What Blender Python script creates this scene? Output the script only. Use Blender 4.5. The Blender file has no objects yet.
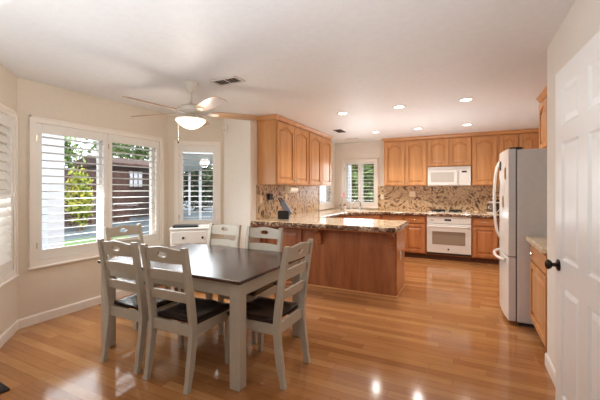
import bpy, bmesh, math, random
from mathutils import Vector, Matrix

random.seed(7)
SC = bpy.context.scene
COL = SC.collection
R = math.radians
PI = math.pi

# ------------------------------------------------------------------ camera, world, sun, large lights, exposure
HC = 1.38
cam_d = bpy.data.cameras.new('camera')
cam = bpy.data.objects.new('camera', cam_d)
COL.objects.link(cam)
cam.location = (0, 0, HC)
cam.rotation_euler = (R(90), 0, R(26.3))
cam_d.sensor_fit = 'HORIZONTAL'
cam_d.sensor_width = 36.0
cam_d.lens = 36.0 * 333.0 / 600.0
cam_d.shift_y = -10.5 / 600.0
cam_d.clip_start = 0.02
SC.camera = cam

world = bpy.data.worlds.new('world')
SC.world = world
world.use_nodes = True
wn = world.node_tree.nodes
bg = wn['Background']
bg.inputs['Color'].default_value = (0.86, 0.93, 1.0, 1)
bg.inputs['Strength'].default_value = 2.3

sun_d = bpy.data.lights.new('sun', 'SUN')
sun_d.energy = 2.0
sun_d.angle = R(1.0)
sun_d.color = (1.0, 0.95, 0.86)
sun = bpy.data.objects.new('sun', sun_d)
COL.objects.link(sun)
sun.rotation_euler = Vector((-0.62, 0.16, -0.77)).to_track_quat('-Z', 'Y').to_euler()


def area(name, loc, direction, sx, sy, power, color, spread=180):
    d = bpy.data.lights.new(name, 'AREA')
    d.shape = 'RECTANGLE'
    d.size, d.size_y = sx, sy
    d.energy = power
    d.color = color
    d.spread = R(spread)
    o = bpy.data.objects.new(name, d)
    COL.objects.link(o)
    o.location = loc
    o.rotation_euler = Vector(direction).to_track_quat('-Z', 'Z').to_euler()
    return o


# unseen fill lamps added: one from behind the camera, two aimed at the ceiling
area('rear_fill', (-1.2, -3.3, 1.5), (0, 1, 0.12), 3.4, 2.0, 9, (0.94, 0.97, 1.0))
area('bounce_fill', (-1.35, 0.45, 1.03), (0, 0, 1), 2.9, 1.9, 37, (0.88, 0.95, 1.0))
area('kitchen_bounce_fill', (-0.75, 5.75, 1.0), (0, 0, 1), 1.5, 1.1, 17, (0.92, 0.96, 1.0))
# daylight entering through the bay windows and the kitchen windows
DAY = (0.88, 0.95, 1.0)
area('bay_daylight', (-3.90, 2.64, 1.40), (1, 0, -0.75), 1.4, 1.1, 22, DAY, 125)
area('bay_right_daylight', (-3.62, 3.78, 1.45), (0.64, -0.76, -0.7), 0.5, 1.0, 4, DAY, 125)
area('bay_left_daylight', (-3.62, 1.50, 1.40), (0.64, 0.76, -0.7), 0.5, 1.0, 6, DAY, 125)
area('sink_daylight', (-2.25, 7.62, 1.55), (0, -1, -0.1), 0.7, 0.9, 4, DAY, 125)
area('corner_daylight', (-2.79, 7.11, 1.55), (1, 0, -0.1), 0.7, 0.9, 3, DAY, 125)

SC.view_settings.view_transform = 'Standard'
SC.view_settings.look = 'None'
SC.view_settings.gamma = 1.0
SC.view_settings.use_curve_mapping = False
SC.view_settings.exposure = 0.5
SC.cycles.use_denoising = True
SC.cycles.max_bounces = 10
SC.cycles.diffuse_bounces = 6
SC.cycles.glossy_bounces = 5
SC.cycles.transparent_max_bounces = 24
SC.cycles.sample_clamp_indirect = 6.0
SC.cycles.caustics_reflective = False
SC.cycles.caustics_refractive = False


# ------------------------------------------------------------------ materials
def srgb(r, g, b):
    def f(c):
        c /= 255.0
        return c / 12.92 if c <= 0.04045 else ((c + 0.055) / 1.055) ** 2.4
    return (f(r), f(g), f(b), 1.0)


def new_mat(name):
    m = bpy.data.materials.new(name)
    m.use_nodes = True
    nt = m.node_tree
    return m, nt, nt.nodes['Principled BSDF']


def N(nt, kind, **kw):
    n = nt.nodes.new(kind)
    for k, v in kw.items():
        if hasattr(n, k):
            setattr(n, k, v)
        else:
            n.inputs[k].default_value = v
    return n


def ramp(nt, fac, stops):
    r = nt.nodes.new('ShaderNodeValToRGB')
    el = r.color_ramp.elements
    while len(el) < len(stops):
        el.new(0.5)
    for e, (p, c) in zip(el, stops):
        e.position = p
        e.color = c
    nt.links.new(fac, r.inputs['Fac'])
    return r


def coords(nt, scale=(1, 1, 1), rot=(0, 0, 0), kind='Object'):
    tc = nt.nodes.new('ShaderNodeTexCoord')
    mp = nt.nodes.new('ShaderNodeMapping')
    mp.inputs['Scale'].default_value = scale
    mp.inputs['Rotation'].default_value = rot
    nt.links.new(tc.outputs[kind], mp.inputs['Vector'])
    return mp.outputs['Vector']


def plain(name, rgb, rough=0.5, metal=0.0, noise=0.04, nscale=18.0, bump=0.0, bscale=120.0, spec=0.5, coat=0.0):
    m, nt, b = new_mat(name)
    v = coords(nt)
    nz = N(nt, 'ShaderNodeTexNoise', Scale=nscale)
    nt.links.new(v, nz.inputs['Vector'])
    c = srgb(*rgb)
    lo = tuple(max(0, x * (1 - noise)) for x in c[:3]) + (1,)
    hi = tuple(min(1, x * (1 + noise)) for x in c[:3]) + (1,)
    rp = ramp(nt, nz.outputs['Fac'], [(0.3, lo), (0.7, hi)])
    nt.links.new(rp.outputs['Color'], b.inputs['Base Color'])
    b.inputs['Roughness'].default_value = rough
    b.inputs['Metallic'].default_value = metal
    b.inputs['Specular IOR Level'].default_value = spec
    b.inputs['Coat Weight'].default_value = coat
    if bump > 0:
        n2 = N(nt, 'ShaderNodeTexNoise', Scale=bscale)
        n2.inputs['Detail'].default_value = 3
        nt.links.new(v, n2.inputs['Vector'])
        bp = nt.nodes.new('ShaderNodeBump')
        bp.inputs['Strength'].default_value = bump
        bp.inputs['Distance'].default_value = 0.01
        nt.links.new(n2.outputs['Fac'], bp.inputs['Height'])
        nt.links.new(bp.outputs['Normal'], b.inputs['Normal'])
    return m


def wood(name, dark, mid, light, rough=0.35, axis='z', scale=9.0, coat=0.0):
    m, nt, b = new_mat(name)
    sc = {'x': (0.12, 1, 1), 'y': (1, 0.12, 1), 'z': (1, 1, 0.12)}[axis]
    v = coords(nt, sc)
    n1 = N(nt, 'ShaderNodeTexNoise', Scale=scale)
    n1.inputs['Detail'].default_value = 6
    n1.inputs['Roughness'].default_value = 0.62
    n1.inputs['Distortion'].default_value = 0.5
    nt.links.new(v, n1.inputs['Vector'])
    rp = ramp(nt, n1.outputs['Fac'], [(0.32, srgb(*dark)), (0.5, srgb(*mid)), (0.68, srgb(*light))])
    nt.links.new(rp.outputs['Color'], b.inputs['Base Color'])
    b.inputs['Roughness'].default_value = rough
    b.inputs['Coat Weight'].default_value = coat
    b.inputs['Coat Roughness'].default_value = 0.12
    return m


def granite(name, stops, scale, rough=0.12, vein=0.0, fine_mix=0.5, cells=0.16):
    m, nt, b = new_mat(name)
    v = coords(nt)
    big = N(nt, 'ShaderNodeTexNoise', Scale=scale * 0.22)
    big.inputs['Detail'].default_value = 5
    big.inputs['Distortion'].default_value = 2.2 + vein
    nt.links.new(v, big.inputs['Vector'])
    fine = N(nt, 'ShaderNodeTexNoise', Scale=scale)
    fine.inputs['Detail'].default_value = 4
    fine.inputs['Roughness'].default_value = 0.7
    nt.links.new(v, fine.inputs['Vector'])
    vo = N(nt, 'ShaderNodeTexVoronoi', Scale=scale * 1.7)
    nt.links.new(v, vo.inputs['Vector'])
    mx = nt.nodes.new('ShaderNodeMix')
    mx.inputs['Factor'].default_value = fine_mix
    nt.links.new(big.outputs['Fac'], mx.inputs['A'])
    nt.links.new(fine.outputs['Fac'], mx.inputs['B'])
    mx2 = nt.nodes.new('ShaderNodeMix')
    mx2.inputs['Factor'].default_value = cells
    nt.links.new(mx.outputs['Result'], mx2.inputs['A'])
    nt.links.new(vo.outputs['Distance'], mx2.inputs['B'])
    rp = ramp(nt, mx2.outputs['Result'], [(p, srgb(*c)) for p, c in stops])
    nt.links.new(rp.outputs['Color'], b.inputs['Base Color'])
    b.inputs['Roughness'].default_value = rough
    return m


def floor_mat():
    m, nt, b = new_mat('oak_floor_planks')
    v = coords(nt)
    sep = nt.nodes.new('ShaderNodeSeparateXYZ')
    nt.links.new(v, sep.inputs[0])

    def math_(op, a, b_=None):
        n = nt.nodes.new('ShaderNodeMath')
        n.operation = op
        for k, q in enumerate((a, b_)):
            if q is None:
                continue
            if isinstance(q, (int, float)):
                n.inputs[k].default_value = q
            else:
                nt.links.new(q, n.inputs[k])
        return n.outputs[0]
    row = math_('FLOOR', math_('DIVIDE', sep.outputs['Y'], 0.083))
    wn_ = nt.nodes.new('ShaderNodeTexWhiteNoise')
    wn_.noise_dimensions = '1D'
    nt.links.new(row, wn_.inputs['W'])
    xx = math_('ADD', sep.outputs['X'], math_('MULTIPLY', wn_.outputs['Value'], 1.9))
    cmb = nt.nodes.new('ShaderNodeCombineXYZ')
    nt.links.new(xx, cmb.inputs['X'])
    nt.links.new(sep.outputs['Y'], cmb.inputs['Y'])
    br = nt.nodes.new('ShaderNodeTexBrick')
    br.offset = 0.0
    br.inputs['Scale'].default_value = 1.0
    br.inputs['Brick Width'].default_value = 0.95
    br.inputs['Row Height'].default_value = 0.083
    br.inputs['Mortar Size'].default_value = 0.0012
    br.inputs['Mortar Smooth'].default_value = 0.2
    br.inputs['Color1'].default_value = (0.05, 0.05, 0.05, 1)
    br.inputs['Color2'].default_value = (0.95, 0.95, 0.95, 1)
    br.inputs['Mortar'].default_value = (0.5, 0.5, 0.5, 1)
    nt.links.new(cmb.outputs[0], br.inputs['Vector'])
    tint = ramp(nt, br.outputs['Color'], [(0.0, srgb(154, 102, 60)), (0.5, srgb(170, 116, 70)), (1.0, srgb(188, 136, 86))])
    v2 = coords(nt, (1.6, 22, 1))
    g = N(nt, 'ShaderNodeTexNoise', Scale=2.2)
    g.inputs['Detail'].default_value = 7
    g.inputs['Roughness'].default_value = 0.65
    nt.links.new(v2, g.inputs['Vector'])
    gr = ramp(nt, g.outputs['Fac'], [(0.3, (0.72, 0.68, 0.64, 1)), (0.6, (1.0, 1.0, 1.0, 1))])
    mul = nt.nodes.new('ShaderNodeMix')
    mul.data_type = 'RGBA'
    mul.blend_type = 'MULTIPLY'
    mul.inputs['Factor'].default_value = 0.75
    nt.links.new(tint.outputs['Color'], mul.inputs['A'])
    nt.links.new(gr.outputs['Color'], mul.inputs['B'])
    seam = nt.nodes.new('ShaderNodeMix')
    seam.data_type = 'RGBA'
    seam.blend_type = 'MIX'
    nt.links.new(br.outputs['Fac'], seam.inputs['Factor'])
    nt.links.new(mul.outputs['Result'], seam.inputs['A'])
    seam.inputs['B'].default_value = srgb(112, 62, 32)
    nt.links.new(seam.outputs['Result'], b.inputs['Base Color'])
    b.inputs['Roughness'].default_value = 0.11
    b.inputs['Specular IOR Level'].default_value = 0.5
    bp = nt.nodes.new('ShaderNodeBump')
    bp.inputs['Strength'].default_value = 0.12
    bp.inputs['Distance'].default_value = 0.002
    inv = nt.nodes.new('ShaderNodeMath')
    inv.operation = 'SUBTRACT'
    inv.inputs[0].default_value = 1.0
    nt.links.new(br.outputs['Fac'], inv.inputs[1])
    nt.links.new(inv.outputs[0], bp.inputs['Height'])
    nt.links.new(bp.outputs['Normal'], b.inputs['Normal'])
    return m


def emit(name, rgb, strength):
    m = bpy.data.materials.new(name)
    m.use_nodes = True
    nt = m.node_tree
    nt.nodes.clear()
    e = nt.nodes.new('ShaderNodeEmission')
    e.inputs['Color'].default_value = srgb(*rgb)
    e.inputs['Strength'].default_value = strength
    o = nt.nodes.new('ShaderNodeOutputMaterial')
    nt.links.new(e.outputs[0], o.inputs['Surface'])
    return m


def glass_mat(name, tint=(1, 1, 1, 1), gloss=0.03):
    m = bpy.data.materials.new(name)
    m.use_nodes = True
    nt = m.node_tree
    nt.nodes.clear()
    t = nt.nodes.new('ShaderNodeBsdfTransparent')
    t.inputs['Color'].default_value = tint
    g = nt.nodes.new('ShaderNodeBsdfGlossy')
    g.inputs['Roughness'].default_value = 0.02
    mx = nt.nodes.new('ShaderNodeMixShader')
    mx.inputs['Fac'].default_value = gloss
    nt.links.new(t.outputs[0], mx.inputs[1])
    nt.links.new(g.outputs[0], mx.inputs[2])
    o = nt.nodes.new('ShaderNodeOutputMaterial')
    nt.links.new(mx.outputs[0], o.inputs['Surface'])
    return m


M = {}
M['wall'] = plain('beige_wall_paint', (223, 211, 194), 0.8, noise=0.015, bump=0.12, bscale=90)
M['ceiling'] = plain('textured_ceiling_paint', (226, 224, 223), 0.5, noise=0.02, bump=0.22, bscale=75)
M['wall_k'] = plain('pale_kitchen_wall_paint', (232, 224, 213), 0.8, noise=0.015, bump=0.12, bscale=90)
M['trim'] = plain('white_trim_paint', (236, 228, 218), 0.4, noise=0.01)
M['shutter'] = plain('white_shutter_paint', (232, 227, 220), 0.38, noise=0.01)
M['door'] = plain('white_door_paint', (234, 231, 227), 0.3, noise=0.01)
M['floor'] = floor_mat()
M['oak'] = wood('honey_oak', (186, 128, 76), (200, 142, 88), (211, 155, 100), 0.36, 'z', coat=0.1)
M['oak_x'] = wood('honey_oak_horizontal', (186, 128, 76), (200, 142, 88), (211, 155, 100), 0.36, 'x', coat=0.1)
M['red_oak'] = wood('reddish_oak', (160, 98, 54), (183, 117, 68), (196, 131, 80), 0.32, 'z', coat=0.25)
M['red_oak_x'] = wood('reddish_oak_horizontal', (160, 98, 54), (183, 117, 68), (196, 131, 80), 0.32, 'x', coat=0.25)
M['panel'] = wood('shaded_reddish_panel', (126, 72, 40), (150, 89, 54), (164, 104, 66), 0.34, 'z', coat=0.2)  # reddish oak, with the shade on the backlit peninsula front put into its colour
M['toe'] = plain('dark_brown_toe_kick', (96, 56, 32), 0.6)
M['granite'] = granite('tan_granite', [(0.28, (84, 62, 50)), (0.36, (170, 134, 102)), (0.45, (212, 188, 152)), (0.58, (228, 208, 178)), (0.68, (168, 130, 100)), (0.78, (222, 206, 186))], 30, 0.07, 0, 0.45, 0.08)
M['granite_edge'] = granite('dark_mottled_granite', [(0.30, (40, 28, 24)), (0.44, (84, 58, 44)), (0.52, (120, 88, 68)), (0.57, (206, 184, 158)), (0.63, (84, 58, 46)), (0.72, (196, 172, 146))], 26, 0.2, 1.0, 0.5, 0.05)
M['splash'] = granite('veined_granite', [(0.32, (46, 32, 27)), (0.41, (104, 74, 54)), (0.45, (186, 150, 112)), (0.51, (216, 190, 152)), (0.56, (176, 138, 102)), (0.605, (78, 54, 42)), (0.65, (164, 128, 96)), (0.75, (210, 184, 150))], 11, 0.42, 2.6, 0.40, 0.04)
M['white_app'] = plain('white_appliance_enamel', (222, 217, 210), 0.25, noise=0.01)
M['oven_glass'] = plain('taupe_oven_glass', (150, 132, 112), 0.1, noise=0.02)
M['micro_glass'] = plain('grey_microwave_screen', (186, 178, 168), 0.2, noise=0.02)
M['grey_app'] = plain('grey_appliance_side', (206, 203, 202), 0.45, noise=0.02, bump=0.08, bscale=300)
M['black'] = plain('black_plastic', (24, 22, 22), 0.35)
M['dark_gap'] = plain('dark_grey_gasket', (48, 46, 46), 0.6)
M['brass'] = plain('satin_nickel_pull', (214, 200, 180), 0.25, 1.0)
M['bronze'] = plain('dark_bronze_metal', (62, 50, 42), 0.3, 0.9)
M['chrome'] = plain('chrome_metal', (210, 210, 212), 0.12, 1.0)
M['chair_paint'] = plain('ivory_grey_chair_paint', (180, 171, 155), 0.42, noise=0.03, nscale=30)
M['dark_wood'] = wood('espresso_table_top', (42, 25, 20), (58, 36, 29), (74, 48, 39), 0.25, 'x', 7, coat=0.15)
M['seat_wood'] = wood('espresso_seat', (26, 17, 14), (38, 25, 21), (50, 34, 28), 0.26, 'y', 9, coat=0.3)
M['fan_body'] = plain('off_white_fan_metal', (214, 206, 192), 0.35, noise=0.01)
M['fan_blade'] = wood('maple_fan_blade', (150, 110, 78), (168, 130, 96), (182, 146, 112), 0.3, 'x', coat=0.2)
M['bowl'] = emit('glowing_frosted_bowl', (255, 236, 204), 1.7)
M['lamp'] = emit('glowing_downlight_lens', (255, 244, 226), 9.0)
M['glass'] = glass_mat('window_glass')
M['vent_dark'] = plain('dark_vent_slot', (70, 56, 48), 0.7)
M['vent_white'] = plain('white_vent_paint', (216, 208, 200), 0.5)
M['rug'] = plain('black_brown_rug_pile', (38, 28, 25), 0.95, noise=0.4, nscale=90, bump=0.8, bscale=260)
M['paper'] = plain('white_paper', (240, 234, 224), 0.8, noise=0.01)
M['cream_plate'] = plain('cream_plastic_plate', (242, 228, 204), 0.4, noise=0.01)
M['steel_grey'] = plain('slate_grey_block', (112, 112, 122), 0.35)
M['pink'] = plain('pink_petal', (232, 178, 182), 0.6)
M['green_stem'] = plain('green_stem', (70, 96, 50), 0.6)
M['brick_red'] = plain('brownish_red_ceramic', (150, 78, 66), 0.5)
M['kettle_glass'] = glass_mat('grey_carafe_glass', (0.62, 0.58, 0.55, 1), 0.2)
M['concrete'] = plain('blue_grey_patio_concrete', (84, 96, 102), 0.6, noise=0.15, nscale=0.9)
M['lawn'] = plain('green_lawn', (92, 124, 62), 0.9, noise=0.35, nscale=30, bump=0.6, bscale=200)
M['fence'] = wood('weathered_red_brown_board', (52, 32, 27), (74, 47, 39), (90, 60, 51), 0.8, 'z', 4)
M['shed_wall'] = wood('dark_brown_siding', (44, 27, 22), (58, 36, 30), (70, 45, 37), 0.8, 'z', 4)
M['patio_white'] = plain('white_patio_paint', (196, 197, 202), 0.5, noise=0.03, nscale=3)
M['patio_red'] = plain('brown_red_patio_paint', (120, 62, 48), 0.6)


def leaf_mat(name, a, b_, c):
    m, nt, b = new_mat(name)
    v = coords(nt)
    nz = N(nt, 'ShaderNodeTexNoise', Scale=5.0)
    nz.inputs['Detail'].default_value = 4
    nt.links.new(v, nz.inputs['Vector'])
    rp = ramp(nt, nz.outputs['Fac'], [(0.35, srgb(*a)), (0.5, srgb(*b_)), (0.66, srgb(*c))])
    nt.links.new(rp.outputs['Color'], b.inputs['Base Color'])
    b.inputs['Roughness'].default_value = 0.55
    return m


M['leaf_yellow'] = leaf_mat('yellow_green_leaf', (92, 116, 34), (160, 168, 54), (206, 190, 84))
M['leaf_green'] = leaf_mat('mid_green_leaf', (58, 84, 34), (100, 130, 62), (150, 170, 104))
M['leaf_dark'] = leaf_mat('dark_green_leaf', (24, 38, 22), (44, 64, 34), (88, 104, 62))
M['bark'] = plain('grey_brown_bark', (98, 80, 64), 0.9, noise=0.3)


# ------------------------------------------------------------------ mesh helpers
class MB:
    def __init__(self):
        self.bm = bmesh.new()

    def box(self, x0, y0, z0, x1, y1, z1, bev=0.0, seg=1):
        r = bmesh.ops.create_cube(self.bm, size=1.0)
        vs = r['verts']
        for v in vs:
            v.co = Vector((x0 + (v.co.x + .5) * (x1 - x0), y0 + (v.co.y + .5) * (y1 - y0), z0 + (v.co.z + .5) * (z1 - z0)))
        if bev > 0:
            es = set()
            for v in vs:
                es.update(v.link_edges)
            bmesh.ops.bevel(self.bm, geom=list(es), offset=bev, segments=seg, affect='EDGES', profile=0.5)
        return self

    def face(self, pts):
        try:
            return self.bm.faces.new([self.bm.verts.new(p) for p in pts])
        except ValueError:
            return None

    def loops(self, rings, closed=True, cap0=True, cap1=True):
        """bridge a list of equal-length vertex rings"""
        V = [[self.bm.verts.new(p) for p in ring] for ring in rings]
        n = len(V[0])
        for a, b in zip(V[:-1], V[1:]):
            for i in range(n if closed else n - 1):
                j = (i + 1) % n
                self.bm.faces.new((a[i], a[j], b[j], b[i]))
        if cap0:
            self.bm.faces.new(list(reversed(V[0])))
        if cap1:
            self.bm.faces.new(V[-1])
        return self

    def prism(self, poly, axis, a, b, bev=0.0):
        """extrude a 2-D polygon along an axis: 'x' (poly = y,z), 'y' (poly = x,z), 'z' (poly = x,y)"""
        def P(p, t):
            return {'x': (t, p[0], p[1]), 'y': (p[0], t, p[1]), 'z': (p[0], p[1], t)}[axis]
        self.loops([[P(p, a) for p in poly], [P(p, b) for p in poly]])
        return self

    def lathe(self, prof, cx=0, cy=0, seg=28):
        rings = []
        for r, z in prof:
            rings.append([(cx + r * math.cos(2 * PI * i / seg), cy + r * math.sin(2 * PI * i / seg), z) for i in range(seg)])
        self.loops(rings)
        return self

    def lathe_y(self, prof, cx=0, cz=0, seg=20):
        rings = []
        for r, y in prof:
            rings.append([(cx + r * math.cos(2 * PI * i / seg), y, cz + r * math.sin(2 * PI * i / seg)) for i in range(seg)])
        self.loops(rings)
        return self

    def tube(self, pts, rad, seg=10):
        pts = [Vector(p) for p in pts]
        rads = rad if isinstance(rad, (list, tuple)) else [rad] * len(pts)
        rings = []
        up = None
        for i, p in enumerate(pts):
            if i == 0:
                t = pts[1] - p
            elif i == len(pts) - 1:
                t = p - pts[i - 1]
            else:
                t = (pts[i + 1] - pts[i - 1])
            t.normalize()
            if up is None:
                up = Vector((0, 0, 1)) if abs(t.z) < 0.9 else Vector((1, 0, 0))
            s = t.cross(up).normalized()
            up = s.cross(t).normalized()
            rings.append([tuple(p + rads[i] * (math.cos(2 * PI * k / seg) * s + math.sin(2 * PI * k / seg) * up)) for k in range(seg)])
        self.loops(rings)
        return self

    def sweep_rect(self, pts, wx, wy):
        """a bar of rectangular section (wx by wy, sizes may vary) through points, section kept level in x,y"""
        rings = []
        for i, p in enumerate(pts):
            a = wx[i] if isinstance(wx, (list, tuple)) else wx
            b = wy[i] if isinstance(wy, (list, tuple)) else wy
            x, y, z = p
            rings.append([(x - a / 2, y - b / 2, z), (x + a / 2, y - b / 2, z), (x + a / 2, y + b / 2, z), (x - a / 2, y + b / 2, z)])
        self.loops(rings)
        return self

    def ball(self, c, r, sx=1, sy=1, sz=1, u=14, v=8):
        rr = bmesh.ops.create_uvsphere(self.bm, u_segments=u, v_segments=v, radius=r)
        for w in rr['verts']:
            w.co = Vector((c[0] + w.co.x * sx, c[1] + w.co.y * sy, c[2] + w.co.z * sz))
        return self

    def move(self, off):
        for v in self.bm.verts:
            v.co += Vector(off)
        return self

    def xf(self, mat):
        bmesh.ops.transform(self.bm, matrix=mat, verts=self.bm.verts)
        return self

    def build(self, name, mat, parent=None, loc=(0, 0, 0), rot=(0, 0, 0), smooth=None):
        bmesh.ops.recalc_face_normals(self.bm, faces=self.bm.faces)
        me = bpy.data.meshes.new(name)
        self.bm.to_mesh(me)
        self.bm.free()
        me.materials.append(mat)
        if smooth:
            me.polygons.foreach_set('use_smooth', [True] * len(me.polygons))
            me.set_sharp_from_angle(angle=R(smooth))
        o = bpy.data.objects.new(name, me)
        COL.objects.link(o)
        if parent:
            o.parent = parent
        o.location = loc
        o.rotation_euler = rot
        return o


def empty(name, loc=(0, 0, 0), rz=0.0):
    o = bpy.data.objects.new(name, None)
    o.empty_display_size = 0.1
    COL.objects.link(o)
    o.location = loc
    o.rotation_euler = (0, 0, rz)
    return o


def tag(o, label, cat, group=None, kind=None):
    o['label'] = label
    o['category'] = cat
    if group:
        o['group'] = group
    if kind:
        o['kind'] = kind
    return o


def thing(name, label, cat, loc=(0, 0, 0), rz=0.0, group=None):
    return tag(empty(name, loc, rz), label, cat, group)


def struct(o, label=None, cat=None):
    o['kind'] = 'structure'
    if label:
        o['label'] = label
    if cat:
        o['category'] = cat
    return o


def copy_thing(root, loc, rz, label):
    def cp(o, par):
        c = o.copy()
        COL.objects.link(c)
        c.parent = par
        for ch in list(o.children):
            cp(ch, c)
        return c
    r = cp(root, None)
    r.location = loc
    r.rotation_euler = (0, 0, rz)
    r['label'] = label
    return r


# ------------------------------------------------------------------ the room shell
HZ = 2.49            # ceiling height
WT = 0.15            # wall thickness
LX = -2.85           # kitchen's left wall
BY = 7.68            # kitchen's back wall
RX = 0.580           # right wall near the door
RX2 = 1.22           # right wall behind the fridge

mb = MB().box(-4.6, -4.0, -0.12, 1.6, BY + 0.15, 0.0)
struct(mb.build('floor', M['floor']), 'glossy honey oak plank floor', 'floor')
mb = MB().box(-4.6, -4.0, HZ, 1.6, BY + 0.15, HZ + 0.15)
struct(mb.build('ceiling', M['ceiling']), 'off-white textured ceiling', 'ceiling')
mb = MB().box(-3.33, 0.70, 2.35, RX + 0.12, 0.88, HZ)
struct(mb.build('trim_1', M['ceiling']), 'painted header beam across the ceiling at the room opening', 'beam')


def frame_of(P, Q):
    """local frame of a wall seen from inside: x runs left to right, -y faces the room"""
    d = Vector((Q[0] - P[0], Q[1] - P[1]))
    return math.atan2(d.y, d.x), d.length


def wall(name, P, Q, openings=(), label='beige painted wall', ext0=0.0, ext1=0.0, base=True, bh=0.095, mat=None):
    rz, L = frame_of(P, Q)
    mb = MB()
    xs = -ext0
    for (a, b, z0, z1) in sorted(openings):
        mb.box(xs, 0, 0, a, WT, HZ)
        mb.box(a, 0, 0, b, WT, z0)
        mb.box(a, 0, z1, b, WT, HZ)
        xs = b
    mb.box(xs, 0, 0, L + ext1, WT, HZ)
    o = mb.build(name, mat or M['wall'], None, (P[0], P[1], 0), (0, 0, rz))
    struct(o, label, 'wall')
    if base:
        bb = MB().prism([(0, 0), (-0.013, 0), (-0.013, bh - 0.014), (-0.006, bh), (0, bh)], 'x', 0, L)
        ob = bb.build('baseboard_' + name.split('_', 1)[1], M['trim'], None, (P[0], P[1], 0), (0, 0, rz))
        struct(ob, 'white baseboard along the ' + label, 'baseboard')
    return o, rz, L


BAYL = (-3.96, 1.71)
BAYR = (-3.96, 3.578)
A0 = (-3.34, 1.19)
A1 = (-3.339, 4.10)

# window openings in wall coordinates
WINC = (0.155, 1.70, 0.65, 2.07)        # centre bay
WINR = (0.15, 0.70, 0.82, 2.05)         # right bay
WINL = (0.10, 0.665, 0.62, 2.06)        # left bay
wall('wall_bay_left', A0, BAYL, [WINL], 'angled bay wall at the far left', ext1=0.06)
wall('wall_bay_center', BAYL, BAYR, [WINC], 'bay wall with the double window', ext0=0.0, ext1=0.06)
wall('wall_bay_right', BAYR, A1, [WINR], 'angled bay wall with the single window')
wall('wall_nook', A1, (LX + 0.0, 4.10), [], 'short beige wall between bay and kitchen', ext1=0.0, mat=M['wall_k'])
wall('wall_left', (-3.34, -4.0), (-3.34, 1.19), [], 'beige wall left of the camera')
KWL = (6.72 - 4.25, 7.50 - 4.25, 1.02, 2.06)
wall('wall_kitchen_left', (LX, 4.25), (LX, BY), [KWL], 'beige kitchen wall behind the left cabinets', base=False, mat=M['wall_k'])
KWB = (0.255, 1.0, 1.03, 2.03)
wall('wall_back', (LX, BY), (RX2, BY), [KWB], 'pale kitchen back wall', ext0=WT, ext1=WT, base=False, mat=M['wall_k'])
wall('wall_kitchen_right', (RX2, BY), (RX2, 3.20), [], 'wall behind the refrigerator', base=False, mat=M['wall_k'])
mb = MB().box(RX, -2.4, 0, RX + 0.12, 3.20, HZ, 0.004)
struct(mb.build('wall_right', plain('white_wall_paint', (226, 218, 208), 0.7, noise=0.01)), 'white wall behind the open door', 'wall')
mb = MB().box(RX + 0.12, 3.08, 0, RX2 + 0.15, 3.20, HZ)
struct(mb.build('wall_return', M['wall']), 'wall end beside the right counter', 'wall')
bb = MB().prism([(0, 0), (-0.013, 0), (-0.013, 0.081), (-0.006, 0.095), (0, 0.095)], 'x', 0, 4.6)
struct(bb.build('baseboard_right', M['trim'], None, (RX, 3.213, 0), (0, 0, R(-90))), 'white baseboard behind the open door', 'baseboard')


mb = MB().box(-3.5, -4.0 - WT, 0, 1.6, -4.0, HZ)
struct(mb.build('wall_rear', M['wall']), 'beige wall of the living room behind the camera', 'wall')
mb = MB().box(1.45, -4.0, 0, 1.6, -2.4, HZ)
mb.box(RX + 0.12, -2.55, 0, 1.6, -2.4, HZ)
struct(mb.build('wall_side', M['wall']), 'beige living room wall behind the camera at the right', 'wall')


# ------------------------------------------------------------------ windows with plantation shutters
def window(idx, P, Q, op, label, sash=1, sill=True):
    """window_<n> (structure): casing, sill, outer sash and glass"""
    rz, L = frame_of(P, Q)
    a, b, z0, z1 = op
    root = empty('window_%d' % idx, (P[0], P[1], 0), rz)
    struct(root, label, 'window')
    cw = 0.062
    mb = MB()
    for (x0, x1, y0, y1) in ((a - cw, a, z0 - cw, z1 + cw), (b, b + cw, z0 - cw, z1 + cw), (a, b, z1, z1 + cw), (a, b, z0 - cw, z0)):
        mb.box(x0, -0.022, y0, x1, -0.0005, y1)
    for (x0, x1, y0, y1) in ((a - cw, a - cw + 0.016, z0 - cw, z1 + cw), (b + cw - 0.016, b + cw, z0 - cw, z1 + cw), (a - cw, b + cw, z1 + cw - 0.016, z1 + cw)):
        mb.box(x0, -0.032, y0, x1, -0.022, y1)
    mb.build('casing', M['trim'], root)
    if sill:
        MB().box(a - cw - 0.012, -0.036, z0 - cw - 0.02, b + cw + 0.012, -0.0005, z0 - cw, 0.004).build('sill', M['trim'], root)
    mb = MB()
    f = 0.05
    n = sash
    w = (b - a) / n
    for k in range(n):
        x0, x1 = a + k * w, a + (k + 1) * w
        mb.box(x0 + .001, 0.09, z0 + .001, x0 + f, 0.14, z1 - .001)
        mb.box(x1 - f, 0.09, z0 + .001, x1 - .001, 0.14, z1 - .001)
        mb.box(x0 + f, 0.09, z0 + .001, x1 - f, 0.14, z0 + f)
        mb.box(x0 + f, 0.09, z1 - f, x1 - f, 0.14, z1 - .001)
    mb.build('window_frame', M['shutter'], root)
    for k in range(n):
        x0, x1 = a + k * w, a + (k + 1) * w
        MB().box(x0 + f, 0.112, z0 + f, x1 - f, 0.116, z1 - f).build('pane', M['glass'], root)
    return root


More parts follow.
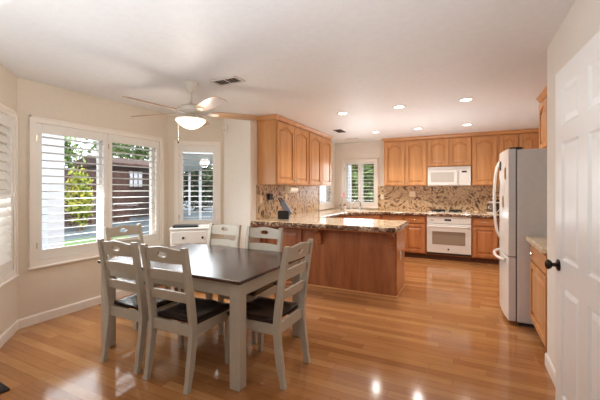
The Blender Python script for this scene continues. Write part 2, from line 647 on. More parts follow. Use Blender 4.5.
def shutter(P, Q, x0, x1, z0, z1, label, tilt, nl, stile=0.055, rail_t=0.10, rail_b=0.10, midrail=None, rod=False):
    rz, L = frame_of(P, Q)
    c, s = math.cos(rz), math.sin(rz)
    root = thing('plantation_shutter', label, 'shutter', (P[0] + c * x0, P[1] + s * x0, z0), rz, 'white plantation shutters')
    w, h = x1 - x0, z1 - z0
    mb = MB()
    e = 0.0015
    mb.box(e, -0.012, e, stile, 0.018, h - e, 0.002)
    mb.box(w - stile, -0.012, e, w - e, 0.018, h - e, 0.002)
    mb.box(stile, -0.012, e, w - stile, 0.018, rail_b, 0.002)
    mb.box(stile, -0.012, h - rail_t, w - stile, 0.018, h - e, 0.002)
    if midrail:
        mb.box(stile, -0.012, midrail - .03, w - stile, 0.018, midrail + .03, 0.002)
    mb.build('shutter_frame', M['shutter'], root)
    mb = MB()
    lo, hi = rail_b, h - rail_t
    p = (hi - lo) / nl
    lw = min(0.086, p * 1.06)
    for k in range(nl):
        z = lo + (k + .5) * p
        if midrail and abs(z - midrail) < .05:
            continue
        ca, sa = math.cos(R(tilt)), math.sin(R(tilt))
        ring = []
        for (yy, zz) in ((-.5, 0), (-.25, .45), (.25, .45), (.5, 0), (.25, -.45), (-.25, -.45)):
            Y, Zt = yy * lw, zz * 0.008
            ring.append((0.003 + Y * ca - Zt * sa, z + Y * sa + Zt * ca))
        mb.prism(ring, 'x', stile + .001, w - stile - .001)
    mb.build('louvers', M['shutter'], root, smooth=50)
    if rod:
        MB().box(w / 2 - .006, -0.052, lo + .03, w / 2 + .006, -0.042, hi - .03, .002).build('tilt_rod', M['shutter'], root)
    for zz in (0.12, h - 0.19):
        MB().box(e, -0.017, zz, 0.010, -0.0118, zz + 0.06).build('hinge', M['brass'], root)
    return root


window(1, BAYL, BAYR, WINC, 'double window of the bay, white casing', 2)
xm = (WINC[0] + WINC[1]) / 2
shutter(BAYL, BAYR, WINC[0], xm, WINC[2], WINC[3], 'white shutter panel in the left half of the double window', -6, 15)
shutter(BAYL, BAYR, xm, WINC[1], WINC[2], WINC[3], 'white shutter panel in the right half of the double window', -6, 15)
window(2, BAYR, A1, WINR, 'single window of the bay beside the white dresser', 1)
shutter(BAYR, A1, WINR[0], WINR[1], WINR[2], WINR[3], 'white shutter panel over the dresser in the single bay window', -5, 13)
window(3, A0, BAYL, WINL, 'bay window cut by the left edge of the photo', 1)
shutter(A0, BAYL, WINL[0], WINL[1], WINL[2], WINL[3], 'half-closed white shutter panel cut by the left edge of the photo', 60, 15)
window(4, (LX, 4.25), (LX, BY), KWL, 'bright kitchen window on the left wall by the corner', 1)
shutter((LX, 4.25), (LX, BY), KWL[0], KWL[1], KWL[2], KWL[3], 'white shutter panel on the bright kitchen left wall window', -14, 12, .05, .07, .07)
window(5, (LX, BY), (RX2, BY), KWB, 'double kitchen window behind the sink', 2)
xm = (KWB[0] + KWB[1]) / 2
shutter((LX, BY), (RX2, BY), KWB[0], xm, KWB[2], KWB[3], 'left white shutter panel behind the kitchen faucet', 6, 11, .036, .05, .06, rod=True)
shutter((LX, BY), (RX2, BY), xm, KWB[1], KWB[2], KWB[3], 'right white shutter panel of the window behind the sink', 6, 11, .036, .05, .06)


# ------------------------------------------------------------------ cabinet parts
def arch_pts(x0, x1, zs, rise, n=14):
    """cathedral arch from (x0,zs) to (x1,zs): level shoulders and a raised middle"""
    pts = []
    w = x1 - x0
    for i in range(n + 1):
        t = i / n
        if t < 0.14 or t > 0.86:
            k = 0.0
        else:
            u = (t - 0.14) / 0.72
            k = math.sin(PI * u) ** 0.75
        pts.append((x0 + w * t, zs + rise * k))
    return pts


def door_mesh(w, h, arch=False, st=0.055, th=0.024):
    """a raised-panel door; front at y = -th, back at y = 0; x 0..w, z 0..h"""
    mb = MB()
    rise = min(0.05, w * 0.13) if arch else 0.0
    zt = h - st - rise
    mb.box(0, -0.004, 0, w, 0, h)
    mb.box(0, -th, 0, st, -0.004, h, 0.003)
    mb.box(w - st, -th, 0, w, -0.004, h, 0.003)
    mb.box(st, -th, 0, w - st, -0.004, st, 0.003)
    if arch:
        a = arch_pts(st, w - st, zt, rise)
        V0 = [[(x, -0.004, z), (x, -th, z), (x, -th, h), (x, -0.004, h)] for x, z in a]
        mb.loops(V0)
    else:
        mb.box(st, -th, h - st, w - st, -0.004, h, 0.003)
    g = 0.014

    def outline(d, y):
        x0, x1, z0 = st + g + d, w - st - g - d, st + g + d
        if arch:
            top = arch_pts(x0, x1, zt - g - d, rise * (1 - d * 4))
        else:
            top = [(x0, h - st - g - d), (x1, h - st - g - d)]
        return [(x0, y, z0)] + [(x, y, z) for x, z in top] + [(x1, y, z0)]
    bev = min(0.032, (w - 2 * st) * 0.16)
    mb.loops([outline(0, -0.0045), outline(bev, -0.0175)], cap0=False)
    return mb


def drawer_mesh(w, h, th=0.02):
    mb = MB()
    mb.box(0, -th, 0, w, 0, h, 0.005, 2)
    return mb


def knob(parent, x, z, y=-0.02, mat=None):
    m = MB().lathe_y([(0.006, 0), (0.006, -0.012), (0.014, -0.016), (0.016, -0.022), (0.011, -0.029), (0.002, -0.031)], 0, 0, 14)
    return m.build('knob', mat or M['brass'], parent, (x, y, z), smooth=40)


def pull(parent, x, z, y=-0.02):
    pts = []
    for i in range(9):
        t = i / 8
        pts.append((-0.05 + 0.10 * t, -0.004 - 0.024 * math.sin(PI * t) ** 0.6, 0))
    m = MB().tube(pts, 0.0065, 8)
    m.box(-0.058, -0.003, -0.008, -0.042, 0.0, 0.008)
    m.box(0.042, -0.003, -0.008, 0.058, 0.0, 0.008)
    return m.build('handle', M['brass'], parent, (x, y, z), smooth=50)


def upper_cab(label, loc, rz, w, d, h, doors, wood_='oak', knobs=True, group=None):
    """doors: list of (x, width, knob_side)"""
    root = thing('wall_cabinet', label, 'cabinet', loc, rz, group)
    MB().box(0.001, 0, 0, w - 0.001, d, h, 0.003).build('body', M[wood_], root)
    for (x, dw, side) in doors:
        dz, dh = 0.02, h - 0.05
        dr = door_mesh(dw, dh, True).build('door', M[wood_], root, (x, -0.0005, dz))
        if knobs:
            knob(dr, dw - 0.028 if side == 'r' else 0.028, 0.055)
    return root


def crown(idx, pts, z0, z1, out, label, end_caps=True):
    """crown moulding swept along a plan polyline; 'out' pushes it away on the right-hand side of the path"""
    n = len(pts)
    prof = [(0.0, z0), (0.012, z0), (0.02, z0 + 0.012), (out * 0.75, z1 - 0.022), (out, z1 - 0.014), (out, z1), (0.0, z1)]
    P = [Vector(p) for p in pts]
    rings = []
    for i in range(n):
        if i == 0:
            d = (P[1] - P[0]).normalized()
            nrm = Vector((d.y, -d.x)); k = 1
        elif i == n - 1:
            d = (P[-1] - P[-2]).normalized()
            nrm = Vector((d.y, -d.x)); k = 1
        else:
            d0 = (P[i] - P[i - 1]).normalized(); d1 = (P[i + 1] - P[i]).normalized()
            n0 = Vector((d0.y, -d0.x)); n1 = Vector((d1.y, -d1.x))
            nrm = (n0 + n1).normalized(); k = 1 / max(0.3, nrm.dot(n0))
        rings.append([(P[i].x + nrm.x * o * k, P[i].y + nrm.y * o * k, z) for o, z in prof])
    o = MB().loops(rings).build('trim_%d' % idx, M['oak_x'])
    return struct(o, label, 'crown molding')


# --- uppers on the left wall (face x = -2.52, facing +X)
FX = -2.52
ZU = 1.455
ZT = 2.43
D1 = 0.325
upper_cab('oak wall cabinet nearest the dining table, tall arched doors', (FX, 4.28, ZU), R(90), 1.14, D1, ZT - ZU,
          [(0.025, 0.54, 'r'), (0.575, 0.54, 'l')], group='oak cabinets on the left wall')
upper_cab('oak wall cabinet at the window end of the left wall', (FX, 5.42, ZU), R(90), 1.13, D1, ZT - ZU,
          [(0.025, 0.54, 'r'), (0.575, 0.53, 'l')], group='oak cabinets on the left wall')
crown(2, [(LX, 4.28), (FX, 4.28), (FX, 6.55), (LX, 6.55)], 2.43, 2.488, 0.0455, 'oak crown molding above the left wall cabinets')

# --- uppers on the back wall (face y = 7.36)
FY = 7.36
D2 = BY - FY - 0.003
xs_ = [-1.585, -0.695, 0.125, 0.575, 1.215]
hU = ZT - ZU
upper_cab('oak wall cabinet with two doors right of the kitchen window', (xs_[0], FY, ZU), 0, xs_[1] - xs_[0], D2, hU,
          [(0.025, 0.405, 'r'), (0.46, 0.405, 'l')], group='oak cabinets on the back wall')
c2 = upper_cab('short oak wall cabinet with two doors above the white microwave', (xs_[1], FY, 1.845), 0, xs_[2] - xs_[1], D2, ZT - 1.845,
               [(0.02, 0.385, 'r'), (0.42, 0.385, 'l')], group='oak cabinets on the back wall', knobs=False)
upper_cab('oak wall cabinet with one door between microwave and refrigerator', (xs_[2], FY, ZU), 0, xs_[3] - xs_[2], D2, hU,
          [(0.02, 0.405, 'r')], group='oak cabinets on the back wall')
upper_cab('oak wall cabinet seen above the refrigerator on the back wall', (xs_[3], FY, ZU), 0, xs_[4] - xs_[3], D2, hU,
          [(0.03, 0.29, 'r'), (0.335, 0.29, 'l')], group='oak cabinets on the back wall')
crown(3, [(xs_[0], BY - 0.004), (xs_[0], FY), (xs_[4], FY)], 2.43, 2.488, 0.045, 'oak crown molding above the back wall cabinets')

# --- cabinet over the refrigerator (face x = 0.82, facing -X)
upper_cab('oak cabinet above the refrigerator cut by the white wall', (0.83, 4.92, 1.84), R(-90), 0.93, RX2 - 0.83 - 0.003, ZT - 1.84,
          [(0.02, 0.435, 'r'), (0.475, 0.435, 'l')], knobs=False)
crown(4, [(0.83, 4.92), (0.83, 3.99), (RX2 - 0.004, 3.99)], 2.43, 2.488, 0.045, 'oak crown molding above the cabinet over the refrigerator')


# --- base cabinets
CZ0 = 0.868          # underside of the worktop
CZ = 0.92


def base_cab(label, loc, rz, w, d, units, group=None, wood_='red_oak', h=CZ0 - 0.001, toe=0.095, name='base_cabinet'):
    """units: (kind, x, z, w, h, side)"""
    root = thing(name, label, 'cabinet', loc, rz, group)
    MB().box(0.001, 0, toe, w - 0.001, d, h, 0.002).build('body', M[wood_], root)
    MB().box(0.001, 0.07, 0, w - 0.001, d, toe).build('toe_kick', M['toe'], root)
    for (kind, x, z, uw, uh, side) in units:
        if kind == 'door':
            dr = door_mesh(uw, uh, False).build('door', M[wood_], root, (x, -0.0005, z))
            if side:
                knob(dr, uw - 0.028 if side == 'r' else 0.028, uh - 0.05)
        else:
            dr = drawer_mesh(uw, uh).build('drawer', M[wood_ + '_x'], root, (x, -0.0005, z))
            if side != '-':
                pull(dr, uw / 2, uh / 2)
    return root


BF = 7.07            # face of the back base cabinets
DB = BY - BF - 0.02
GB = 'oak base cabinets along the back wall'
base_cab('oak base cabinet with drawer left of the drawer by the oven', (-1.57, BF, 0), 0, 0.45, DB,
         [('drawer', 0.02, 0.70, 0.41, 0.145, ''), ('door', 0.02, 0.12, 0.41, 0.56, 'r')], GB)
base_cab('oak base cabinet with drawer touching the left side of the oven', (-1.12, BF, 0), 0, 0.425, DB,
         [('drawer', 0.02, 0.70, 0.385, 0.145, ''), ('door', 0.02, 0.12, 0.385, 0.56, 'l')], GB)
base_cab('oak base cabinet with drawer between oven and refrigerator', (0.125, BF, 0), 0, 0.43, DB,
         [('drawer', 0.02, 0.70, 0.39, 0.145, ''), ('door', 0.02, 0.12, 0.39, 0.56, 'l')], GB)
base_cab('oak base cabinet in the corner behind the refrigerator', (0.56, BF, 0), 0, RX2 - 0.56 - 0.003, DB,
         [('drawer', 0.02, 0.70, 0.30, 0.145, ''), ('door', 0.02, 0.12, 0.30, 0.56, 'l')], GB)
# oak housing of the wall oven
root = thing('oven_housing', 'oak frame under the cooktop that holds the white oven', 'cabinet', (-0.693, BF, 0))
mb = MB()
mb.box(0.0, 0.0, 0.095, 0.815, DB, 0.105)
mb.box(0.0, 0.02, 0.105, 0.012, DB, CZ0 - 0.001)
mb.box(0.803, 0.02, 0.105, 0.815, DB, CZ0 - 0.001)
mb.build('body', M['red_oak'], root)
MB().box(0.0, 0.07, 0, 0.815, DB, 0.095).build('toe_kick', M['toe'], root)

# diagonal sink base in the corner and the left run
root = thing('sink_cabinet', 'oak corner cabinet set diagonally under the sink', 'cabinet', (0, 0, 0))
poly = [(LX + .003, BY - .003), (LX + .003, 6.44), (-2.215, 6.44), (-1.60, 7.07), (-1.575, 7.07), (-1.575, BY - .003)]
MB().prism(poly, 'z', 0.095, CZ0 - 0.001).build('body', M['red_oak'], root)
MB().prism([(LX + .01, BY - .01), (LX + .01, 6.46), (-2.28, 6.46), (-1.62, 7.14), (-1.58, 7.14), (-1.58, BY - .01)], 'z', 0, 0.095).build('toe_kick', M['toe'], root)
dv = Vector((-1.60 + 2.215, 7.07 - 6.44)); rzd = math.atan2(dv.y, dv.x)
dd = dv.normalized(); nn = Vector((dd.y, -dd.x))
o = drawer_mesh(0.80, 0.145).build('false_drawer_front', M['red_oak_x'], root, (-2.215 + dd.x * .04 + nn.x * .001, 6.44 + dd.y * .04 + nn.y * .001, .70), (0, 0, rzd))
for k in range(2):
    o = door_mesh(0.395, 0.56).build('door', M['red_oak'], root, (-2.215 + dd.x * (.04 + .405 * k) + nn.x * .001, 6.44 + dd.y * (.04 + .405 * k) + nn.y * .001, .12), (0, 0, rzd))
    knob(o, 0.365 if k == 0 else 0.03, 0.51)
base_cab('oak base cabinet along the left kitchen wall behind the peninsula', (-2.215, 5.10, 0), R(90), 1.335, 0.63,
         [('drawer', 0.02, 0.70, 0.64, 0.145, ''), ('drawer', 0.675, 0.70, 0.64, 0.145, ''), ('door', 0.02, 0.12, 0.64, 0.56, 'r'), ('door', 0.675, 0.12, 0.64, 0.56, 'l')])

# right base cabinet between wall end and refrigerator (face x = 0.60)
base_cab('oak base cabinet with one drawer beside the open white door', (0.60, 3.975, 0), R(-90), 0.77, RX2 - 0.60 - 0.003,
         [('drawer', 0.03, 0.70, 0.70, 0.145, '-'), ('door', 0.03, 0.12, 0.70, 0.56, '')], None, 'oak')
rc = bpy.data.objects[[o.name for o in COL.objects if o.get('label', '').startswith('oak base cabinet with one drawer')][0]]
for ch in rc.children:
    if ch.name.startswith('drawer'):
        knob(ch, 0.18, 0.072, mat=M['brass'])

# --- peninsula
PX0, PX1, PY0, PY1 = LX + 0.004, -0.785, 4.345, 4.985
root = thing('kitchen_peninsula', 'long reddish oak peninsula base under the granite bar', 'peninsula', (0, 0, 0))
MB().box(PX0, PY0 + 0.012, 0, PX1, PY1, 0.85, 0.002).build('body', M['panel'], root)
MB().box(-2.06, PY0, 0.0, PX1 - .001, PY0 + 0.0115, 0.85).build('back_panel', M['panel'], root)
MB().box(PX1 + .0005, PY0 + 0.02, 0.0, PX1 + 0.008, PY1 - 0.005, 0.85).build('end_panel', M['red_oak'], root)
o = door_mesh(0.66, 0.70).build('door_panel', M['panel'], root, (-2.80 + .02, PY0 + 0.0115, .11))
mb = MB()
mb.box(PX0, PY0 - 0.014, 0.0005, PX1 + 0.022, PY0 - 0.0005, 0.022, 0.004)
mb.box(PX1 + 0.0085, PY0, 0.0005, PX1 + 0.022, PY1, 0.022, 0.004)
mb.build('base_shoe', M['oak_x'], root)
mb = MB()
mb.box(PX0, 4.155, 0.836, PX1 + 0.02, PY0 - 0.001, CZ0 - 0.013, 0.003)
mb.box(PX0, PY0 - 0.001, 0.851, PX1 + 0.02, PY1, CZ0 - 0.001, 0.003)
mb.build('support_board', M['red_oak_x'], root)


def corbel(x):
    pts = [(PY0 - .0005, 0.8355), (4.185, 0.8355), (4.185, 0.805)]
    for i in range(9):
        a = i / 8 * PI / 2
        pts.append((4.20 + 0.10 * math.sin(a), 0.80 - 0.13 * (1 - math.cos(a))))
    pts += [(4.315, 0.655), (4.318, 0.62), (PY0 - .0005, 0.61)]
    MB().prism(pts, 'x', x - 0.03, x + 0.03).build('corbel', M['panel'], root)


corbel(-1.83)
corbel(-0.825)

# --- granite worktops
root = thing('granite_worktop', 'tan granite worktop over peninsula, sink corner and back counter', 'worktop', (0, 0, 0))
poly = [(LX + .002, 4.125), (-0.80, 4.125), (-0.755, 4.17), (-0.755, 5.09), (-0.79, 5.125), (-2.18, 5.125), (-2.18, 6.43), (-1.585, 7.035), (RX2 - .003, 7.035), (RX2 - .003, BY - .003), (LX + .002, BY - .003)]


def slab(poly, z0, z1, chamf=0.012):
    """a slab with eased upper and lower edges"""
    n = len(poly)
    P = [Vector(p) for p in poly]
    area2 = sum(P[i].x * P[(i + 1) % n].y - P[(i + 1) % n].x * P[i].y for i in range(n))
    sgn = 1 if area2 > 0 else -1

    def inset(d):
        out = []
        for i in range(n):
            d0 = (P[i] - P[i - 1]).normalized(); d1 = (P[(i + 1) % n] - P[i]).normalized()
            n0 = Vector((-d0.y, d0.x)) * sgn; n1 = Vector((-d1.y, d1.x)) * sgn
            b = (n0 + n1).normalized()
            out.append(P[i] + b * d / max(0.4, b.dot(n0)))
        return out
    lv = [(chamf * .7, z0), (0, z0 + chamf), (0, z1 - chamf), (chamf * .4, z1 - chamf * .3), (chamf, z1)]
    return MB().loops([[(p.x, p.y, z) for p in inset(d)] for d, z in lv])


slab(poly, CZ0 + 0.001, CZ).build('slab', M['granite'], root)
EP = [(LX + .004, 4.125), (-0.80, 4.125), (-0.755, 4.17), (-0.755, 5.09), (-0.79, 5.125), (-2.18, 5.125), (-2.18, 6.43), (-1.585, 7.035), (RX2 - .005, 7.035)]


def edge_strip(path, z0, z1, out):
    P = [Vector(p) for p in path]
    rings = []
    for i, p in enumerate(P):
        d0 = (P[i] - P[i - 1]).normalized() if i else (P[1] - P[0]).normalized()
        d1 = (P[i + 1] - P[i]).normalized() if i < len(P) - 1 else d0
        n0 = Vector((d0.y, -d0.x)); n1 = Vector((d1.y, -d1.x))
        b = (n0 + n1).normalized()
        k = 1 / max(.4, b.dot(n0))
        rings.append([(p.x + b.x * o * k, p.y + b.y * o * k, z) for o, z in ((-.004, z0), (out * .5, z0), (out, z0 + .012), (out, z1 - .022), (out * .5, z1 - .012), (-.004, z1 - .006))])
    return MB().loops(rings)


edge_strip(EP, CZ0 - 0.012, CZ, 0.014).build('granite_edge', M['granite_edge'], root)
mb = MB().box(-2.43, 7.02, CZ + 0.0005, -1.98, 7.37, CZ + 0.006, 0.002)
mb.xf(Matrix.Translation((-2.2, 7.2, 0)) @ Matrix.Rotation(R(45), 4, 'Z') @ Matrix.Translation((2.2, -7.2, 0)))
mb.build('sink_rim', M['white_app'], root)
o = slab([(0.545, 3.205), (RX2 - .003, 3.205), (RX2 - .003, 3.972), (0.545, 3.972)], CZ0, CZ).build('granite_worktop', M['granite'])
tag(o, 'short granite worktop between white wall end and refrigerator', 'worktop')

# --- granite backsplashes
o = MB().box(LX + .0015, 4.26, CZ + 0.001, LX + 0.02, 6.62, ZU - 0.002).build('backsplash', M['splash'])
tag(o, 'granite backsplash under the left wall cabinets', 'backsplash')
o = MB().box(-1.79, BY - 0.02, CZ + 0.001, RX2 - .003, BY - 0.0015, ZU - 0.002).build('backsplash', M['splash'])
tag(o, 'dark veined granite backsplash behind the cooktop', 'backsplash')


# ------------------------------------------------------------------ appliances
# wall oven
ox0, ox1 = -0.672, 0.112
root = thing('wall_oven', 'white built-in oven with taupe window under the cooktop', 'oven', (ox0, BF, 0))
ow = ox1 - ox0
MB().box(0.012, 0.001, 0.107, ow - .012, 0.5, CZ0 - 0.004).build('body', M['white_app'], root)
MB().box(0, -0.028, 0.715, ow, 0, CZ0 - 0.006, 0.006, 2).build('control_panel', M['white_app'], root)
o = MB().box(0, -0.036, 0.145, ow, 0, 0.705, 0.008, 2).build('oven_door', M['white_app'], root)
MB().box(0.10, -0.039, 0.31, ow - 0.10, -0.035, 0.56, 0.004).build('oven_window', M['oven_glass'], o)
m = MB().tube([(0.04, -0.036, 0.655), (0.045, -0.072, 0.66), (0.08, -0.082, 0.66), (ow - 0.08, -0.082, 0.66), (ow - 0.045, -0.072, 0.66), (ow - 0.04, -0.036, 0.655)], 0.013, 10)
m.build('handle', M['white_app'], o, smooth=50)
MB().lathe_y([(0.018, -0.036), (0.018, -0.040), (0.001, -0.041)], ow * .5, 0.22, 18).build('badge', M['black'], o)
MB().box(0.0, -0.012, 0.107, ow, 0, 0.138).build('vent_strip', M['dark_gap'], root)
MB().box(ow * .41, -0.0305, 0.77, ow * .56, -0.0275, 0.805, 0.001).build('display', M['black'], root)
MB().box(0.07, -0.0295, 0.772, 0.12, -0.0275, 0.785).build('button', M['green_stem'], root)

# microwave
mw0, mw1 = -0.680, 0.110
root = thing('microwave', 'white over-the-range microwave on the back wall', 'microwave', (mw0, 7.30, ZU))
mw = mw1 - mw0
mh = 1.838 - ZU
MB().box(0, 0.0, 0.0, mw, BY - 7.30 - 0.022, mh, 0.006).build('body', M['white_app'], root)
mb = MB()
for k in range(5):
    mb.box(0.01, -0.004, mh - 0.055 + k * 0.010, mw - 0.01, 0.001, mh - 0.050 + k * 0.010)
mb.build('vent_grille', M['vent_white'], root)
o = MB().box(0.0, -0.03, 0.012, 0.575, -0.0005, mh - 0.062, 0.008, 2).build('microwave_door', M['white_app'], root)
MB().box(0.065, -0.033, 0.075, 0.49, -0.029, mh - 0.115, 0.004).build('door_window', M['micro_glass'], o)
MB().tube([(0.545, -0.03, 0.05), (0.545, -0.055, 0.07), (0.545, -0.058, mh - 0.13), (0.545, -0.03, mh - 0.10)], 0.010, 8).build('handle', M['white_app'], o, smooth=50)
p = MB().box(0.58, -0.03, 0.012, mw, -0.0005, mh - 0.062, 0.006, 2).build('control_panel', M['white_app'], root)
MB().box(0.63, -0.0325, mh - 0.125, 0.72, -0.029, mh - 0.09, 0.002).build('display', M['black'], p)
mb = MB()
for i in range(3):
    for j in range(5):
        mb.box(0.62 + i * 0.04, -0.032, 0.045 + j * 0.03, 0.648 + i * 0.04, -0.029, 0.062 + j * 0.03)
mb.build('keypad', M['vent_white'], p)

# cooktop
root = thing('cooktop', 'white cooktop with black burners set into the back counter', 'cooktop', (-0.66, 7.12, CZ + 0.0008))
MB().box(0, 0, 0, 0.76, 0.48, 0.008, 0.003).build('top', M['white_app'], root)
for (x, y) in ((0.19, 0.13), (0.50, 0.13), (0.19, 0.36), (0.50, 0.36)):
    m = MB().lathe([(0.03, 0.0085), (0.045, 0.012), (0.045, 0.022), (0.03, 0.026), (0.001, 0.026)], x, y, 16)
    m.build('burner', M['black'], root)
    m = MB()
    m.box(x - 0.115, y - 0.105, 0.030, x + 0.115, y - 0.093, 0.045)
    m.box(x - 0.115, y + 0.093, 0.030, x + 0.115, y + 0.105, 0.045)
    m.box(x - 0.115, y - 0.105, 0.030, x - 0.103, y + 0.105, 0.045)
    m.box(x + 0.103, y - 0.105, 0.030, x + 0.115, y + 0.105, 0.045)
    m.box(x - 0.006, y - 0.10, 0.034, x + 0.006, y + 0.10, 0.048)
    m.box(x - 0.10, y - 0.006, 0.034, x + 0.10, y + 0.006, 0.048)
    for sx in (-1, 1):
        for sy in (-1, 1):
            m.box(x + sx * .109 - .006, y + sy * .099 - .006, .008, x + sx * .109 + .006, y + sy * .099 + .006, .032)
    m.build('grate', M['black'], root)
for k in range(4):
    MB().lathe([(0.018, 0.008), (0.016, 0.026), (0.001, 0.027)], 0.69, 0.08 + 0.1 * k, 12).build('knob', M['white_app'], root)

# refrigerator: local x runs from far (0) to near (w); front at y = 0 faces the room (-X)
fr_w, fr_h = 0.885, 1.785
root = thing('refrigerator', 'white bottom-freezer refrigerator with grey sides beside the right counter', 'refrigerator', (0.468, 4.875, 0), R(-90))
mb = MB().box(0, 0.004, 0.035, fr_w, 0.74, fr_h, 0.012, 2)
mb.build('body', M['grey_app'], root)
MB().box(0.02, 0.02, 0.0, fr_w - 0.02, 0.70, 0.036).build('base_grille', M['dark_gap'], root)


def bowed_front(z0, z1, name):
    """white door whose front bows outward across its width"""
    rings = []
    n = 12
    for i in range(n + 1):
        t = i / n
        x = fr_w * t
        y = -0.066 - 0.034 * math.sin(PI * t) ** 0.8
        rings.append([(x, -0.004, z0), (x, y, z0), (x, y, z1), (x, -0.004, z1)])
    return MB().loops(rings).build(name, M['white_app'], root, smooth=30)


up = bowed_front(0.700, fr_h + 0.008, 'refrigerator_door')
lo = bowed_front(0.045, 0.690, 'freezer_drawer')
# painted grey door edge on the near side
MB().box(fr_w - 0.0005, -0.064, 0.702, fr_w + 0.0025, -0.005, fr_h + 0.006).build('door_edge', M['grey_app'], up)
MB().box(fr_w - 0.0005, -0.064, 0.047, fr_w + 0.0025, -0.005, 0.688).build('drawer_edge', M['grey_app'], lo)
MB().box(0.002, -0.0038, 0.05, fr_w - 0.002, 0.0038, fr_h - 0.005).build('gasket', M['dark_gap'], root)
MB().box(fr_w - 0.10, -0.055, fr_h + 0.0085, fr_w - 0.015, 0.06, fr_h + 0.026, 0.006).build('hinge_cover', M['dark_gap'], root)
hx = 0.075
hp = []
for i in range(15):
    t = i / 14
    hp.append((hx, -0.075 - 0.062 * math.sin(PI * t) ** 0.45, 0.80 + t * 0.92))
MB().tube(hp, [0.019] + [0.0155] * 13 + [0.019], 10).build('handle', M['white_app'], up, smooth=60)
hp = []
for i in range(15):
    t = i / 14
    hp.append((0.13 + t * 0.66, -0.085 - 0.075 * math.sin(PI * t) ** 0.5, 0.645))
MB().tube(hp, [0.019] + [0.0155] * 13 + [0.019], 10).build('handle', M['white_app'], lo, smooth=60)


# magnets on the door front
def fridge_pt(t):
    return fr_w * t, -0.066 - 0.034 * math.sin(PI * t) ** 0.8


def magnet(t, z, w, h, mat, label, round_=False):
    lx, ly = fridge_pt(t)
    wx, wy = 0.468 + ly, 4.875 - lx
    sl = (fridge_pt(t + .02)[1] - fridge_pt(t - .02)[1]) / (fr_w * .04)
    ob = MB()
    if round_:
        ob.lathe_y([(w * .5, 0), (w * .5, -0.008), (w * .3, -0.014), (0.002, -0.015)], 0, 0, 16)
        ob.box(-w * .2, -0.012, -w * .9, w * .2, -0.001, -w * .3, .002)
    else:
        ob.box(-w / 2, -0.006, -h / 2, w / 2, -0.0002, h / 2, 0.002)
        ob.box(-w * .32, -0.0075, -h * .36, w * .32, -0.006, h * .36, 0.0005)
    ob = ob.build('magnet', mat, None, (wx - 0.001, wy, z), (0, 0, R(-90) + math.atan(sl)))
    tag(ob, label, 'magnet', 'magnets on the refrigerator door')


magnet(0.56, 1.66, 0.075, 0.09, M['black'], 'black round magnet high on the refrigerator door', True)
magnet(0.86, 1.55, 0.06, 0.12, plain('tan_magnet', (176, 150, 110), .5, noise=.3, nscale=60), 'tan magnet below the black one on the refrigerator door')
magnet(0.35, 1.43, 0.06, 0.13, plain('olive_magnet', (122, 116, 80), .5, noise=.3, nscale=60), 'olive magnet near the handle of the refrigerator door')
magnet(0.74, 1.25, 0.05, 0.12, plain('brown_magnet', (170, 132, 92), .5, noise=.3, nscale=60), 'light brown magnet lowest on the refrigerator door')


# ------------------------------------------------------------------ open white door at the right
hinge = Vector((0.516, 1.565))
latch = Vector((0.470, 2.375))
dv = latch - hinge
dw, dh = dv.length, 2.03
root = thing('interior_door', 'white six-panel door standing open against the right wall', 'door', (latch.x, latch.y, 0.012), math.atan2(-dv.y, -dv.x))
# local x runs from latch edge to hinge edge; -y faces the room
st = 0.105
mid = 0.11
rails = [0.0, 0.235, 0.845, 0.985, 1.625, 1.72, 1.925, dh]      # rail, panel, rail, panel, rail, panel, rail
xcols = [(st, dw / 2 - mid / 2), (dw / 2 + mid / 2, dw - st)]
mb = MB()
T0, T1 = 0.0, 0.035
mb.box(0, T0, 0, st, T1, dh)
mb.box(dw - st, T0, 0, dw, T1, dh)
mb.box(dw / 2 - mid / 2, T0, 0, dw / 2 + mid / 2, T1, dh)
for (za, zb) in ((rails[0], rails[1]), (rails[2], rails[3]), (rails[4], rails[5]), (rails[6], rails[7])):
    for (xa, xb) in xcols:
        mb.box(xa, T0, za, xb, T1, zb)
mb.build('door_frame', M['door'], root)
for (za, zb) in ((rails[1], rails[2]), (rails[3], rails[4]), (rails[5], rails[6])):
    for (xa, xb) in xcols:
        m = MB()

        def rr(d, y):
            return [(xa + d, y, za + d), (xb - d, y, za + d), (xb - d, y, zb - d), (xa + d, y, zb - d)]
        m.loops([rr(0.0, 0.001), rr(0.010, 0.012), rr(0.018, 0.012), rr(0.042, 0.003)], cap0=False)
        m.loops([rr(0.0, 0.034), rr(0.010, 0.023), rr(0.018, 0.023), rr(0.042, 0.032)], cap0=False)
        m.build('door_panel', M['door'], root)
kz = 0.945
for sgn, y0 in ((-1, 0.0), (1, 0.035)):
    s = sgn
    m = MB().lathe_y([(0.032, y0 - s * -0.0005), (0.033, y0 + s * 0.006), (0.024, y0 + s * 0.011), (0.011, y0 + s * 0.014), (0.011, y0 + s * 0.030), (0.022, y0 + s * 0.037), (0.028, y0 + s * 0.048), (0.026, y0 + s * 0.058), (0.014, y0 + s * 0.064), (0.001, y0 + s * 0.065)], 0.06, kz, 22)
    m.build('door_knob', M['bronze'], root, smooth=35)
MB().box(-0.0015, 0.006, kz - 0.03, 0.001, 0.029, kz + 0.03).build('latch_plate', M['bronze'], root)


